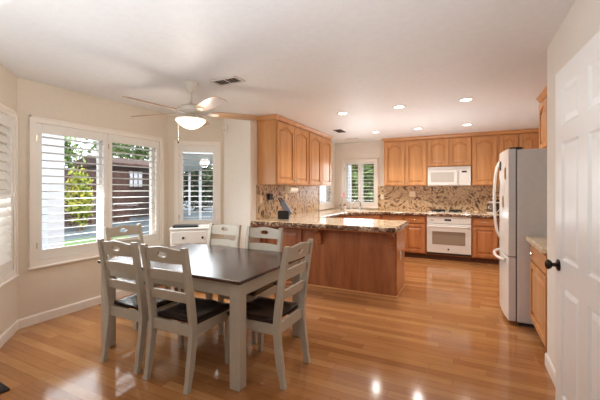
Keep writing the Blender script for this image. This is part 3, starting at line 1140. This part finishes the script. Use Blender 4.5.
# ------------------------------------------------------------------ dining set
TX0, TX1, TY0, TY1 = -2.88, -1.352, 1.825, 2.885
TH = 0.76
root = thing('dining_table', 'rectangular dining table with espresso top and ivory-grey legs', 'table', ((TX0 + TX1) / 2, (TY0 + TY1) / 2, 0))
hx_, hy_ = (TX1 - TX0) / 2, (TY1 - TY0) / 2
MB().box(-hx_, -hy_, TH - 0.024, hx_, hy_, TH, 0.006, 2).build('tabletop', M['dark_wood'], root)
mb = MB()
ap = 0.035
for (x0, x1, y0, y1) in ((-hx_ + ap, hx_ - ap, -hy_ + ap, -hy_ + ap + .022), (-hx_ + ap, hx_ - ap, hy_ - ap - .022, hy_ - ap),
                         (-hx_ + ap, -hx_ + ap + .022, -hy_ + ap + .022, hy_ - ap - .022), (hx_ - ap - .022, hx_ - ap, -hy_ + ap + .022, hy_ - ap - .022)):
    mb.box(x0, y0, TH - 0.125, x1, y1, TH - 0.0245)
mb.build('apron', M['chair_paint'], root)
for sx in (-1, 1):
    for sy in (-1, 1):
        cx, cy = sx * (hx_ - 0.062), sy * (hy_ - 0.062)
        MB().box(cx - 0.043, cy - 0.043, 0, cx + 0.043, cy + 0.043, TH - 0.0248, 0.006).build('leg', M['chair_paint'], root)


def rail_with_hole(w, z0, z1, zmid, hole, y0, bow, th):
    """curved wooden top rail with an arched upper edge and an oval hand hole"""
    n = 40
    hw, hh, hz = hole
    cz = hz
    ang0 = [2 * PI * i / n for i in range(n)]
    corners = [math.atan2(z - cz, x) % (2 * PI) for x in (-w / 2, w / 2) for z in (z0, z1)]
    ang = sorted(set([round(a, 5) for a in ang0] + [round(c, 5) for c in corners]))
    outer, inner = [], []

    def top(x):
        return z1 + (zmid - z1) * (math.cos(PI * x / w) ** 2 if abs(x) <= w / 2 else 0)
    for a in ang:
        c, s = math.cos(a), math.sin(a)
        ts = []
        if abs(c) > 1e-6:
            ts.append((w / 2) / abs(c))
        if s > 1e-6:
            t = (zmid - cz) / s
            for _ in range(12):
                t = (top(max(-w / 2, min(w / 2, c * t))) - cz) / s
            ts.append(t)
        if s < -1e-6:
            ts.append((z0 - cz) / s)
        t = min(ts)
        outer.append((c * t, cz + s * t))
        inner.append((hw * c, cz + hh * s))
    mid = [((a[0] * .45 + b[0] * .55), (a[1] * .45 + b[1] * .55)) for a, b in zip(outer, inner)]

    def Y(x):
        return y0 - bow * (1 - (2 * x / w) ** 2)
    mb = MB()
    rings = []
    for lst, off in ((inner, 0), (mid, 0), (outer, 0), (outer, th), (mid, th), (inner, th)):
        rings.append([(x, Y(x) + off, z) for x, z in lst])
    rings.append(rings[0])
    V = [[mb.bm.verts.new(p) for p in ring] for ring in rings[:-1]]
    V.append(V[0])
    m = len(V[0])
    for A, B in zip(V[:-1], V[1:]):
        for i in range(m):
            j = (i + 1) % m
            mb.bm.faces.new((A[i], A[j], B[j], B[i]))
    return mb


def slat(w, z0, z1, rise, y0, bow, th):
    n = 14
    rings = []
    for i in range(n + 1):
        x = -w / 2 + w * i / n
        k = 1 - (2 * x / w) ** 2
        y = y0 - bow * k
        rings.append([(x, y, z0 + rise * k * .7), (x, y + th, z0 + rise * k * .7), (x, y + th, z1 + rise * k), (x, y, z1 + rise * k)])
    return MB().loops(rings)


def back_y(z):
    """y of the centre line of the back post: foot kicked back, upright at the seat, leaning back above"""
    if z < 0.42:
        return -0.195 - 0.055 * ((0.42 - z) / 0.42) ** 1.6
    return -0.195 - 0.085 * ((z - 0.42) / 0.58) ** 1.25


def make_chair(loc, rz, label):
    root = thing('dining_chair', label, 'chair', loc, rz, 'ladder-back dining chairs around the table')
    W = 0.43
    pw = 0.036
    for sx in (-1, 1):
        x = sx * (W / 2 - pw / 2)
        pts, wy = [], []
        for i in range(15):
            z = i / 14 * 0.985
            pts.append((x, back_y(z), z))
            wy.append(0.036 if z < .1 else (0.05 if z < .55 else 0.05 - 0.014 * (z - .55) / .43))
        MB().sweep_rect(pts, pw, wy).build('leg', M['chair_paint'], root)
    for sx in (-1, 1):
        x = sx * (W / 2 - 0.022)
        MB().sweep_rect([(x, 0.192, 0), (x, 0.195, 0.43)], [0.034, 0.040], [0.034, 0.040]).build('leg', M['chair_paint'], root)
    mb = MB()
    mb.box(-W / 2 + 0.04, 0.188, 0.355, W / 2 - 0.04, 0.208, 0.43)
    mb.box(-W / 2 + pw, -0.205, 0.355, W / 2 - pw, -0.185, 0.43)
    for sx in (-1, 1):
        x = sx * (W / 2 - 0.02)
        mb.box(x - 0.011, -0.172, 0.355, x + 0.011, 0.18, 0.43)
    mb.build('seat_frame', M['chair_paint'], root)
    # scooped seat
    nx, ny = 14, 14
    SW, y0, y1 = W - 0.004, -0.168, 0.232
    def zs(u, v):
        e = max(abs(2 * u - 1), abs(2 * v - 1))
        dip = 0.016 * (math.cos(PI * (u - .5)) ** 1.0) * max(0, math.sin(PI * min(1, v * 1.12))) ** .6
        rid = 0.007 * math.exp(-((u - .5) / .12) ** 2) * max(0, (v - .45)) * 2
        edge = 0.008 * max(0, (e - .9) / .1) ** 2
        return 0.463 - dip + rid - edge
    mb = MB()
    G = [[mb.bm.verts.new(((-SW / 2 + SW * i / nx) * (0.94 + 0.06 * j / ny), y0 + (y1 - y0) * j / ny, zs(i / nx, j / ny))) for i in range(nx + 1)] for j in range(ny + 1)]
    B = [[mb.bm.verts.new(((-SW / 2 + SW * i / nx) * (0.93 + 0.06 * j / ny), y0 + .003 + (y1 - y0 - .006) * j / ny, 0.4305)) for i in range(nx + 1)] for j in range(ny + 1)]
    for j in range(ny):
        for i in range(nx):
            mb.bm.faces.new((G[j][i], G[j][i + 1], G[j + 1][i + 1], G[j + 1][i]))
            mb.bm.faces.new((B[j][i], B[j + 1][i], B[j + 1][i + 1], B[j][i + 1]))
    for i in range(nx):
        mb.bm.faces.new((G[0][i], B[0][i], B[0][i + 1], G[0][i + 1]))
        mb.bm.faces.new((G[ny][i], G[ny][i + 1], B[ny][i + 1], B[ny][i]))
    for j in range(ny):
        mb.bm.faces.new((G[j][0], G[j + 1][0], B[j + 1][0], B[j][0]))
        mb.bm.faces.new((G[j][nx], B[j][nx], B[j + 1][nx], G[j + 1][nx]))
    mb.build('seat', M['seat_wood'], root, smooth=45)
    wi = W - 2 * pw + 0.006
    # top rail and two slats, leaning with the posts
    def lean(mb, zc):
        a = math.atan2(back_y(zc - .04) - back_y(zc + .04), 0.08)
        return mb.xf(Matrix.Translation((0, back_y(zc), zc)) @ Matrix.Rotation(a, 4, 'X'))
    lean(rail_with_hole(W - 2 * pw + 0.004, -0.055, 0.042, 0.062, (0.048, 0.021, 0.006), -0.006, 0.014, 0.018), 0.925).build('top_rail', M['chair_paint'], root)
    lean(slat(wi, -0.036, 0.034, 0.012, -0.006, 0.014, 0.016), 0.775).build('back_slat', M['chair_paint'], root)
    lean(slat(wi, -0.034, 0.032, 0.012, -0.006, 0.014, 0.016), 0.625).build('back_slat', M['chair_paint'], root)
    return root


# front at +y; the back feet stand at local y = -0.25
ch = make_chair((-2.41, 1.955, 0), 0.0, 'ivory-grey ladder-back chair at the near side of the table, left of two')
copy_thing(ch, (-1.885, 1.935, 0), 0.0, 'ivory-grey ladder-back chair at the near side of the table, right of two')
copy_thing(ch, (-1.375, 2.22, 0), R(90), 'ivory-grey ladder-back chair at the right end of the table')
copy_thing(ch, (-3.10, 2.43, 0), R(-90), 'ivory-grey ladder-back chair at the window end of the table')
copy_thing(ch, (-2.44, 2.74, 0), R(180), 'ivory-grey ladder-back chair at the far side beside the white dresser')
copy_thing(ch, (-1.885, 2.70, 0), R(180), 'ivory-grey ladder-back chair at the far side in front of the peninsula')


# ------------------------------------------------------------------ white dresser in the bay corner
rzw, _ = frame_of(BAYR, A1)
c_, s_ = math.cos(rzw), math.sin(rzw)
# front-left corner from the wall frame
fx, fy = BAYR[0] + c_ * 0.155 + s_ * 0.455, BAYR[1] + s_ * 0.155 - c_ * 0.455
fx, fy = -3.545, 3.235
DH = 0.855
# dresser knobs are dark
root = thing('small_dresser', 'small white dresser with two dark knobs under the single window', 'dresser', (fx, fy, 0), rzw)
W_, D_ = 0.545, 0.36
MB().box(0, 0, 0.06, W_, D_, DH - 0.022, 0.003).build('body', M['shutter'], root)
MB().box(-0.012, -0.014, DH - 0.0215, W_ + 0.012, D_ + 0.008, DH, 0.005).build('top', M['shutter'], root)
for k, (z0, hh) in enumerate(((0.645, 0.165), (0.44, 0.19), (0.235, 0.19), (0.08, 0.14))):
    d = MB().box(0.015, -0.016, z0, W_ - 0.015, -0.0005, z0 + hh, 0.004).build('drawer', M['shutter'], root)
    for x in (0.17, W_ - 0.125):
        knob(d, x, z0 + hh * .5, -0.016, M['bronze'])
for (x, y) in ((0.03, 0.03), (W_ - .03, 0.03), (0.03, D_ - .03), (W_ - .03, D_ - .03)):
    MB().box(x - .02, y - .02, 0, x + .02, y + .02, .06).build('leg', M['shutter'], root)
o = MB()
o.box(0, 0, 0.0, 0.34, 0.20, 0.026, 0.006, 2)
o.box(0.015, 0.015, 0.026, 0.325, 0.185, 0.031, 0.002)
lx, ly = 0.02, 0.05
o = o.build('flat_black_case', M['black'], None, (fx + c_ * lx - s_ * ly, fy + s_ * lx + c_ * ly, DH + 0.0005), (0, 0, rzw + R(2)))
tag(o, 'flat black case lying on the white dresser', 'case')
o = MB()
for k in range(4):
    o.box(0.002 * k, 0.001 * k, 0.004 * k + 0.0, 0.15 - 0.001 * k, 0.20, 0.004 * k + 0.0036)
lx, ly = 0.375, 0.05
o = o.build('paper_stack', M['paper'], None, (fx + c_ * lx - s_ * ly, fy + s_ * lx + c_ * ly, DH + 0.0005), (0, 0, rzw))
tag(o, 'low stack of white papers on the dresser beside the black case', 'papers')

# motion sensor on the wall corner
root = thing('motion_sensor', 'small white wall sensor high beside the single window', 'sensor', (-3.30, 4.099, 2.245))
MB().box(-0.03, -0.045, 0, 0.03, 0, 0.115, 0.012, 2).build('housing', M['trim'], root)
MB().box(-0.018, -0.049, 0.02, 0.018, -0.044, 0.06, 0.002).build('lens', M['vent_white'], root)


# ------------------------------------------------------------------ ceiling fan
fcx, fcy = -2.55, 2.60
root = thing('ceiling_fan', 'off-white five-blade ceiling fan with glowing bowl light', 'ceiling fan', (fcx, fcy, HZ))
MB().lathe([(0.072, -0.0005), (0.070, -0.018), (0.058, -0.05), (0.036, -0.085), (0.022, -0.098), (0.001, -0.099)], seg=28).build('canopy', M['fan_body'], root, smooth=40)
MB().lathe([(0.013, -0.095), (0.013, -0.205), (0.02, -0.21), (0.022, -0.225)], seg=14).build('downrod', M['fan_body'], root, smooth=40)
MB().lathe([(0.022, -0.215), (0.05, -0.228), (0.10, -0.243), (0.128, -0.262), (0.135, -0.285), (0.130, -0.305), (0.095, -0.322), (0.06, -0.328), (0.001, -0.329)], seg=36).build('motor_housing', M['fan_body'], root, smooth=35)
MB().lathe([(0.055, -0.3285), (0.062, -0.345), (0.058, -0.362), (0.085, -0.372), (0.15, -0.378), (0.15, -0.386), (0.001, -0.386)], seg=32).build('light_kit', M['fan_body'], root, smooth=35)
bowl = MB().lathe([(0.148, -0.3865), (0.152, -0.393), (0.146, -0.408), (0.112, -0.440), (0.074, -0.466), (0.036, -0.481), (0.001, -0.485)], seg=36).build('light_bowl', M['bowl'], root, smooth=60)
zb_ = -0.312
for k in range(5):
    a = R(48 + 72 * k)
    rot = (0, 0, a)
    # blade: local x outward
    pr = [(0.205, -0.045), (0.26, -0.058), (0.40, -0.066), (0.60, -0.070), (0.675, -0.064), (0.70, -0.045), (0.70, 0.045), (0.675, 0.064), (0.60, 0.070), (0.40, 0.066), (0.26, 0.058), (0.205, 0.045)]
    m = MB().prism(pr, 'z', -0.003, 0.003)
    m.xf(Matrix.Rotation(R(-13), 4, 'X'))
    b = m.build('blade', M['fan_blade'], root, (0, 0, zb_), rot)
    m = MB()
    m.prism([(0.085, -0.016), (0.17, -0.014), (0.205, -0.034), (0.27, -0.030), (0.29, 0.0), (0.27, 0.030), (0.205, 0.034), (0.17, 0.014), (0.085, 0.016)], 'z', -0.009, -0.0035)
    m.xf(Matrix.Rotation(R(-13), 4, 'X'))
    m.build('blade_arm', M['fan_body'], b)
m = MB()
for i in range(24):
    m.ball((-0.118, -0.058, -0.39 - i * 0.0085), 0.003, u=6, v=4)
m.tube([(-0.118, -0.058, -0.385), (-0.118, -0.058, -0.595)], 0.0012, 6)
pc = m.build('pull_chain', M['fan_body'], root)
MB().lathe([(0.002, -0.595), (0.009, -0.603), (0.011, -0.617), (0.006, -0.63), (0.001, -0.632)], -0.118, -0.058, 12).build('pull_fob', M['bronze'], pc, smooth=60)
pl = bpy.data.lights.new('fan_lamp', 'POINT')
pl.energy = 9
pl.color = (1.0, 0.9, 0.76)
pl.shadow_soft_size = 0.1
po = bpy.data.objects.new('fan_lamp', pl)
COL.objects.link(po)
po.location = (fcx, fcy, HZ - 0.56)


# ------------------------------------------------------------------ recessed downlights and ceiling vents
def downlight(x, y, label):
    root = thing('recessed_downlight', label, 'downlight', (x, y, HZ), 0, 'round recessed downlights in the kitchen ceiling')
    rings = []
    m = MB()
    seg = 28
    prof = [(0.088, -0.0005), (0.086, -0.007), (0.070, -0.009), (0.064, -0.0005)]
    m.loops([[(r * math.cos(2 * PI * i / seg), r * math.sin(2 * PI * i / seg), z) for i in range(seg)] for r, z in prof], cap0=False, cap1=False)
    m.build('trim_ring', M['fan_body'], root, smooth=40)
    MB().lathe([(0.0635, -0.0008), (0.055, -0.006), (0.03, -0.009), (0.001, -0.010)], seg=24).build('lamp_lens', M['lamp'], root, smooth=60)
    d = bpy.data.lights.new('downlight_lamp', 'SPOT')
    d.energy = 34
    d.color = (1.0, 0.95, 0.89)
    d.spot_size = R(135)
    d.spot_blend = 0.7
    d.shadow_soft_size = 0.06
    o = bpy.data.objects.new('downlight_lamp', d)
    COL.objects.link(o)
    o.parent = root
    o.location = (0, 0, -0.03)
    return root


for x, y, lab in ((-1.592, 4.62, 'glowing downlight nearest row, beside the left wall cabinets'), (-0.786, 4.585, 'glowing downlight in the middle of the nearest row'),
                  (0.016, 4.59, 'glowing downlight of the nearest row on the refrigerator side'), (-1.533, 6.40, 'glowing downlight far row, in front of the kitchen window'),
                  (-0.76, 6.385, 'glowing downlight far row, in front of the microwave'), (0.037, 6.365, 'glowing downlight far row, nearest the refrigerator')):
    downlight(x, y, lab)


def vent(loc, sx, sy, label, dark, rz=0.0, frame_mat='vent_white'):
    root = thing('ceiling_vent', label, 'vent', (loc[0], loc[1], HZ), rz)
    m = MB()
    f = 0.022
    z0, z1 = -0.010, -0.0006
    m.box(-sx / 2, -sy / 2, z0, sx / 2, -sy / 2 + f, z1)
    m.box(-sx / 2, sy / 2 - f, z0, sx / 2, sy / 2, z1)
    m.box(-sx / 2, -sy / 2 + f, z0, -sx / 2 + f, sy / 2 - f, z1)
    m.box(sx / 2 - f, -sy / 2 + f, z0, sx / 2, sy / 2 - f, z1)
    m.build('frame', M[frame_mat], root)
    MB().box(-sx / 2 + f, -sy / 2 + f, -0.0025, sx / 2 - f, sy / 2 - f, -0.0006).build('backing', M['vent_dark'] if dark else M['vent_white'], root)
    m = MB()
    n = 7
    for i in range(n):
        x = -sx / 2 + f + (sx - 2 * f) * (i + .5) / n
        m.prism([(x - .006, -0.003), (x + .004, -0.010), (x + .006, -0.0095), (x - .004, -0.003)], 'y', -sy / 2 + f, sy / 2 - f)
    m.box(-.004, -sy / 2 + f, -0.010, .004, sy / 2 - f, -0.003)
    m.build('louvers', M['vent_dark'] if dark == 2 else M['vent_white'], root)
    return root


vent((-2.17, 2.72), 0.32, 0.17, 'white ceiling vent with dark slots beside the fan', 1, R(0))
vent((-2.12, 5.98), 0.30, 0.15, 'brown ceiling vent beside the left wall cabinets', 2, R(90), 'vent_dark')
vent((-2.18, 7.00), 0.30, 0.15, 'faint white ceiling vent above the kitchen sink', 0)


# ------------------------------------------------------------------ things on the counters and walls
def plate(loc, rz, label, w=0.075, h=0.118, mat='cream_plate', plug=False):
    root = thing('outlet_plate', label, 'outlet', loc, rz)
    MB().box(-w / 2, -0.006, -h / 2, w / 2, -0.0003, h / 2, 0.003).build('cover', M[mat], root)
    for zz in (-0.028, 0.028):
        MB().box(-0.017, -0.0085, zz - 0.014, 0.017, -0.0058, zz + 0.014, 0.002).build('socket', M[mat], root)
    return root


BX = LX + 0.0205
plate((BX, 4.36, 1.225), R(90), 'cream outlet plate at the near end of the left backsplash')
plate((BX, 5.17, 1.245), R(90), 'cream outlet plate on the left backsplash just beyond the paper towel roll')
plate((BX, 5.62, 1.25), R(90), 'cream outlet plate nearest the corner window on the left backsplash')
root = thing('wall_charger', 'black charger plugged into the left backsplash', 'charger', (BX, 4.60, 1.215), R(90))
MB().box(-0.055, -0.045, -0.0, 0.055, -0.0005, 0.10, 0.01).build('housing', M['black'], root)
MB().box(-0.012, -0.012, -0.085, 0.012, -0.0005, -0.001, 0.003).build('socket', M['cream_plate'], root)
BYf = BY - 0.0205
plate((-1.69, BYf, 1.21), 0, 'cream outlet plate on the back wall beside the window')
plate((-1.03, BYf, 1.28), 0, 'pale outlet plate on the back wall left of the cooktop', 0.12)
plate((0.60, BYf, 1.08), 0, 'white outlet plate on the back wall seen behind the refrigerator handle', 0.075, .118, 'white_app')
plate((PX1 + 0.0085, 4.62, 0.49), R(90), 'white outlet plate on the end of the peninsula', mat='white_app')

# paper towel roll under the left uppers
root = thing('paper_towel_roll', 'white paper towel roll hung under the left wall cabinets', 'paper towel', (-2.62, 4.98, ZU - 0.078))
m = MB().lathe_y([(0.02, -0.14), (0.058, -0.14), (0.058, 0.14), (0.02, 0.14)], 0, 0, 22)
m.build('roll', M['paper'], root, smooth=40)
m = MB()
m.box(-0.02, -0.155, -0.02, 0.02, -0.145, 0.0745)
m.box(-0.02, 0.145, -0.02, 0.02, 0.155, 0.0745)
m.tube([(0, -0.15, 0), (0, 0.15, 0)], 0.008, 8)
m.build('holder', M['cream_plate'], root)

# knife block on the peninsula
root = thing('knife_block', 'black and grey slanted knife block on the peninsula', 'knife block', (-2.52, 4.56, CZ + 0.0008), R(20))
MB().box(-0.10, -0.07, 0, 0.07, 0.07, 0.13, 0.008).build('base', M['black'], root)
m = MB().box(-0.045, -0.058, -0.02, 0.045, 0.058, 0.21, 0.006)
m.xf(Matrix.Translation((0.075, 0, 0.085)) @ Matrix.Rotation(R(-32), 4, 'Y'))
m.build('block', M['steel_grey'], root)
for i in range(2):
    for j in range(3):
        m = MB().box(-0.008, -0.011, 0.205, 0.008, 0.011, 0.30, 0.004)
        m.move((-0.02 + 0.034 * i, -0.034 + 0.034 * j, -0.02 * i))
        m.xf(Matrix.Translation((0.075, 0, 0.085)) @ Matrix.Rotation(R(-32), 4, 'Y'))
        m.build('knife', M['black'], root)

# faucet
root = thing('faucet', 'chrome gooseneck faucet at the corner sink', 'faucet', (-2.13, 7.42, CZ + 0.0075), R(-135))
MB().lathe([(0.03, 0), (0.03, 0.012), (0.018, 0.03), (0.016, 0.07), (0.001, 0.071)], seg=18).build('base', M['chrome'], root, smooth=40)
pts = [(0, 0, 0.06)]
for i in range(11):
    a = PI - PI * i / 10
    pts.append((0.085 + 0.085 * math.cos(a), 0, 0.13 + 0.075 * math.sin(a)))
pts.append((0.17, 0, 0.10))
MB().tube(pts, 0.012, 12).build('spout', M['chrome'], root, smooth=60)
MB().tube([(0, 0.015, 0.05), (0, 0.045, 0.07), (0, 0.09, 0.095)], [0.011, 0.009, 0.006], 10).build('handle', M['chrome'], root, smooth=60)

# soap dispenser
root = thing('soap_dispenser', 'white soap dispenser with metal pump beside the faucet', 'soap dispenser', (-2.37, 7.47, CZ + 0.0008))
MB().lathe([(0.034, 0), (0.036, 0.02), (0.036, 0.10), (0.026, 0.125), (0.014, 0.135), (0.001, 0.136)], seg=18).build('bottle', M['white_app'], root, smooth=45)
MB().tube([(0, 0, 0.134), (0, 0, 0.165), (0.045, -0.01, 0.168)], 0.006, 8).build('pump', M['chrome'], root, smooth=60)

# potted orchid on the corner
root = thing('potted_orchid', 'pink orchid in a white pot on the window corner of the counter', 'plant', (-2.57, 7.42, CZ + 0.0008))
MB().lathe([(0.045, 0), (0.058, 0.09), (0.061, 0.10), (0.052, 0.10), (0.05, 0.09), (0.001, 0.088)], seg=20).build('pot', M['white_app'], root, smooth=45)
m = MB()
m.tube([(0, 0, 0.085), (0.01, 0, 0.20), (0.02, -0.01, 0.30), (0.045, -0.02, 0.37)], 0.004, 8)
for a in (20, 150, 260):
    c, s = math.cos(R(a)), math.sin(R(a))
    m.loops([[(c * t * .10 - s * w, s * t * .10 + c * w, .09 + .06 * t - .07 * t * t + o) for w, o in ((-wd, 0), (wd, 0), (wd, .003), (-wd, .003))] for t, wd in ((0, .006), (.4, .018), (.8, .014), (1.05, .002))])
m.build('stem', M['green_stem'], root, smooth=60)
m = MB()
for (x, y, z) in ((0.045, -0.025, 0.37), (0.02, -0.035, 0.34), (0.055, -0.03, 0.33), (0.015, -0.02, 0.30), (0.04, -0.04, 0.285)):
    for k in range(5):
        a = 2 * PI * k / 5
        m.ball((x + 0.017 * math.cos(a), y - 0.006, z + 0.017 * math.sin(a)), 0.014, 1, .35, 1, 8, 6)
m.build('blossoms', M['pink'], root, smooth=60)
root = thing('lidded_jar', 'small white jar with a brownish-red lid beside the orchid', 'jar', (-2.47, 7.33, CZ + 0.0008))
MB().lathe([(0.04, 0), (0.045, 0.01), (0.045, 0.085), (0.001, 0.086)], seg=18).build('body', M['white_app'], root, smooth=45)
MB().lathe([(0.048, 0.0865), (0.05, 0.096), (0.03, 0.12), (0.012, 0.132), (0.001, 0.145)], seg=18).build('lid', M['brick_red'], root, smooth=45)

# glass carafe with white handle near the refrigerator
root = thing('carafe', 'grey glass carafe with white handle and lid on the back counter', 'carafe', (0.47, 7.32, CZ + 0.0008))
MB().lathe([(0.075, 0), (0.085, 0.02), (0.085, 0.12), (0.062, 0.19), (0.06, 0.20), (0.001, 0.20)], seg=24).build('jug', M['kettle_glass'], root, smooth=45)
MB().lathe([(0.066, 0.2005), (0.068, 0.222), (0.05, 0.232), (0.001, 0.234)], seg=24).build('lid', M['white_app'], root, smooth=45)
MB().lathe([(0.088, 0.0), (0.089, 0.03), (0.087, 0.031)], seg=24).build('base_band', M['white_app'], root, smooth=45)
MB().tube([(0.06, 0, 0.21), (0.115, 0, 0.215), (0.14, 0, 0.17), (0.135, 0, 0.09), (0.085, 0, 0.03)], 0.012, 10).build('handle', M['white_app'], root, smooth=60)
root = thing('pepper_mill', 'dark wooden pepper mill behind the carafe', 'pepper mill', (0.58, 7.50, CZ + 0.0008))
MB().lathe([(0.034, 0), (0.034, 0.03), (0.024, 0.08), (0.03, 0.16), (0.022, 0.20), (0.001, 0.2005)], seg=18).build('body', M['dark_wood'], root, smooth=45)
MB().lathe([(0.022, 0.201), (0.03, 0.225), (0.028, 0.25), (0.01, 0.265), (0.009, 0.28), (0.001, 0.283)], seg=18).build('top', M['dark_wood'], root, smooth=45)
root = thing('sugar_bowl', 'small cream bowl on the counter right of the cooktop', 'bowl', (0.20, 7.25, CZ + 0.0008))
MB().lathe([(0.022, 0), (0.024, 0.006), (0.042, 0.03), (0.044, 0.045), (0.039, 0.045), (0.036, 0.03), (0.001, 0.012)], seg=20).build('bowl', M['cream_plate'], root, smooth=45)

# dark rug at the lower left
o = MB().box(-3.15, 0.25, 0.0005, -2.80, 0.62, 0.014, 0.004)
mb = MB()
n = 10
mb.box(-0.62, -0.62, 0.0006, 0.0, 0.0, 0.014, 0.004)
o = mb.build('door_mat', M['rug'], None, (-2.80, 1.17, 0), (0, 0, R(-4)))
tag(o, 'black-brown rug corner on the floor at the lower left edge', 'rug')


# ------------------------------------------------------------------ outside: patio, fence, outbuilding, plants
GZ = -0.12
MB().box(-40, -12, GZ - 0.1, 12, 40, GZ).build('ground', M['concrete'])
struct(bpy.data.objects['ground'], 'blue-grey patio paving outside the windows', 'ground')
o = MB().box(-10.3, -2, GZ + .001, -8.9, 7.0, GZ + 0.03).build('lawn', M['lawn'])
tag(o, 'light green lawn strip outside the double window', 'lawn', kind='stuff')

root = thing('patio_cover', 'white patio cover with rafters seen high through the single bay window', 'patio cover', (-8.6, 10.0, GZ), math.atan2(7.3, -9.1))
mb = MB()
mb.box(-3.2, 0.0, 2.62, 7.6, 1.9, 2.68)
mb.box(-3.2, 0.0, 2.50, 7.6, 0.06, 2.62)
for k in range(17):
    mb.box(-3.1 + k * 0.62, 0.07, 2.52, -3.05 + k * 0.62, 1.9, 2.62)
mb.build('roof', plain('bright_white_patio_cover_paint', (246, 245, 242), 0.6, noise=0.01), root)
for x in (3.2, 7.4):
    MB().box(x, 0.0, 0, x + 0.12, 0.12, 2.50).build('post', M['patio_white'], root)

root = thing('patio_column', 'white square column seen through the left shutter', 'column', (-7.6, 3.87, GZ))
MB().box(-0.16, -0.16, 0, 0.16, 0.16, 3.1, 0.01).build('shaft', M['patio_white'], root)
MB().box(-0.19, -0.19, 0, 0.19, 0.19, 0.18, 0.01).build('base', M['patio_white'], root)


def fence(x, y0, y1, h):
    root = thing('board_fence', 'red-brown board fence beyond the lawn', 'fence', (x, y0, GZ))
    mb = MB()
    n = int((y1 - y0) / 0.15)
    for i in range(n):
        mb.box(-0.012, i * 0.15 + .004, 0.03, 0.012, i * 0.15 + 0.146, h - 0.02 * ((i * 7) % 3))
    mb.build('boards', M['fence'], root)
    mb = MB()
    for z in (0.3, h * .5, h - 0.3):
        mb.box(0.013, 0, z, 0.05, n * 0.15, z + 0.09)
    mb.build('rails', M['fence'], root)
    return root


fence(-14.0, 2.0, 10.4, 2.35)

root = thing('garden_shed', 'dark brown outbuilding with a white grid window behind the patio', 'shed', (-16.0, 10.8, GZ))
MB().box(-3, 0, 0, 0, 4.6, 2.75).build('wall', M['shed_wall'], root)
m = MB().prism([(0.35, 2.7), (-3.3, 2.7), (-3.3, 2.85), (-1.5, 3.3), (0.35, 2.85)], 'y', -0.2, 4.75)
m.build('roof', M['fence'], root)
f = MB()
f.box(0.002, 0.95, 1.60, 0.06, 1.85, 2.55)
w = f.build('window', M['shed_wall'], root)
mb = MB()
for i in range(3):
    for j in range(2):
        mb.box(0.061, 1.00 + i * 0.29, 1.66 + j * 0.45, 0.07, 1.22 + i * 0.29, 2.02 + j * 0.45)
mb.build('pane', M['patio_white'], w)


def foliage(n, rx, ry, rz_, size, seed):
    rnd = random.Random(seed)
    mb = MB()
    for _ in range(n):
        while True:
            p = Vector((rnd.uniform(-1, 1), rnd.uniform(-1, 1), rnd.uniform(-1, 1)))
            if p.length < 1:
                break
        p = p * (0.55 + 0.45 * rnd.random()) if p.length > .5 else p.normalized() * (0.6 + .4 * rnd.random())
        c = Vector((p.x * rx, p.y * ry, p.z * rz_))
        d1 = Vector((rnd.gauss(0, 1), rnd.gauss(0, 1), rnd.gauss(0, 1))).normalized()
        d2 = d1.cross(Vector((rnd.gauss(0, 1), rnd.gauss(0, 1), rnd.gauss(0, 1)))).normalized()
        s = size * (0.6 + rnd.random())
        mb.face([tuple(c - d1 * s), tuple(c + d2 * s * .45), tuple(c + d1 * s), tuple(c - d2 * s * .45)])
    return mb


def plant(name, label, cat, x, y, z_c, rx, ry, rz_, n, size, mat, seed, group=None):
    root = thing(name, label, cat, (x, y, GZ), 0, group)
    f = foliage(n, rx, ry, rz_, size, seed)
    f.move((0, 0, z_c - GZ))
    f.build('crown', M[mat], root)
    m = MB().tube([(0, 0, 0), (0.03, 0.02, (z_c - GZ) * .5), (0, 0, z_c - GZ)], [0.09, 0.07, 0.03], 8)
    for a in range(5):
        m.tube([(0.02, 0.02, (z_c - GZ) * .6), (rx * .5 * math.cos(a * 1.26), ry * .5 * math.sin(a * 1.26), z_c - GZ + rz_ * .35)], [0.04, 0.012], 6)
    m.build('trunk', M['bark'], root)
    return root


plant('shrub', 'yellow-green shrub before the board fence', 'shrub', -12.6, 7.35, 1.1, 0.5, 0.5, 1.25, 800, 0.085, 'leaf_yellow', 1)
plant('tree', 'leafy tree rising over the fence behind the yellow shrub', 'tree', -16.4, 7.6, 3.0, 1.5, 2.2, 1.1, 2200, 0.13, 'leaf_green', 2)
plant('tree', 'leafy tree rising over the dark outbuilding', 'tree', -21.8, 16.5, 4.6, 2.0, 3.6, 1.5, 2600, 0.15, 'leaf_green', 3)
plant('tree', 'dense dark tree outside the single bay window', 'tree', -16.8, 18.2, 1.7, 2.4, 2.4, 2.0, 3600, 0.15, 'leaf_dark', 4)
plant('shrub', 'dark shrub outside the single bay window', 'shrub', -9.6, 12.6, 0.8, 0.9, 1.0, 0.95, 1400, 0.09, 'leaf_dark', 5)
plant('shrub', 'tall shrub outside the kitchen window behind the faucet', 'shrub', -3.2, 10.6, 1.5, 0.72, 0.7, 1.75, 2400, 0.085, 'leaf_green', 6)
plant('shrub', 'pale green shrub outside the right half of the kitchen window', 'shrub', -1.55, 11.3, 1.7, 0.9, 0.8, 1.9, 3000, 0.085, 'leaf_green', 7)
plant('tree', 'dark tree behind the shrubs of the kitchen window', 'tree', -3.6, 13.6, 2.2, 1.2, 1.2, 2.5, 3600, 0.14, 'leaf_dark', 8)
o = MB().box(-3.16, 9.5, GZ, -3.04, 9.62, 3.0).build('garden_post', M['patio_white'])
tag(o, 'pale post outside the left half of the kitchen window', 'post')
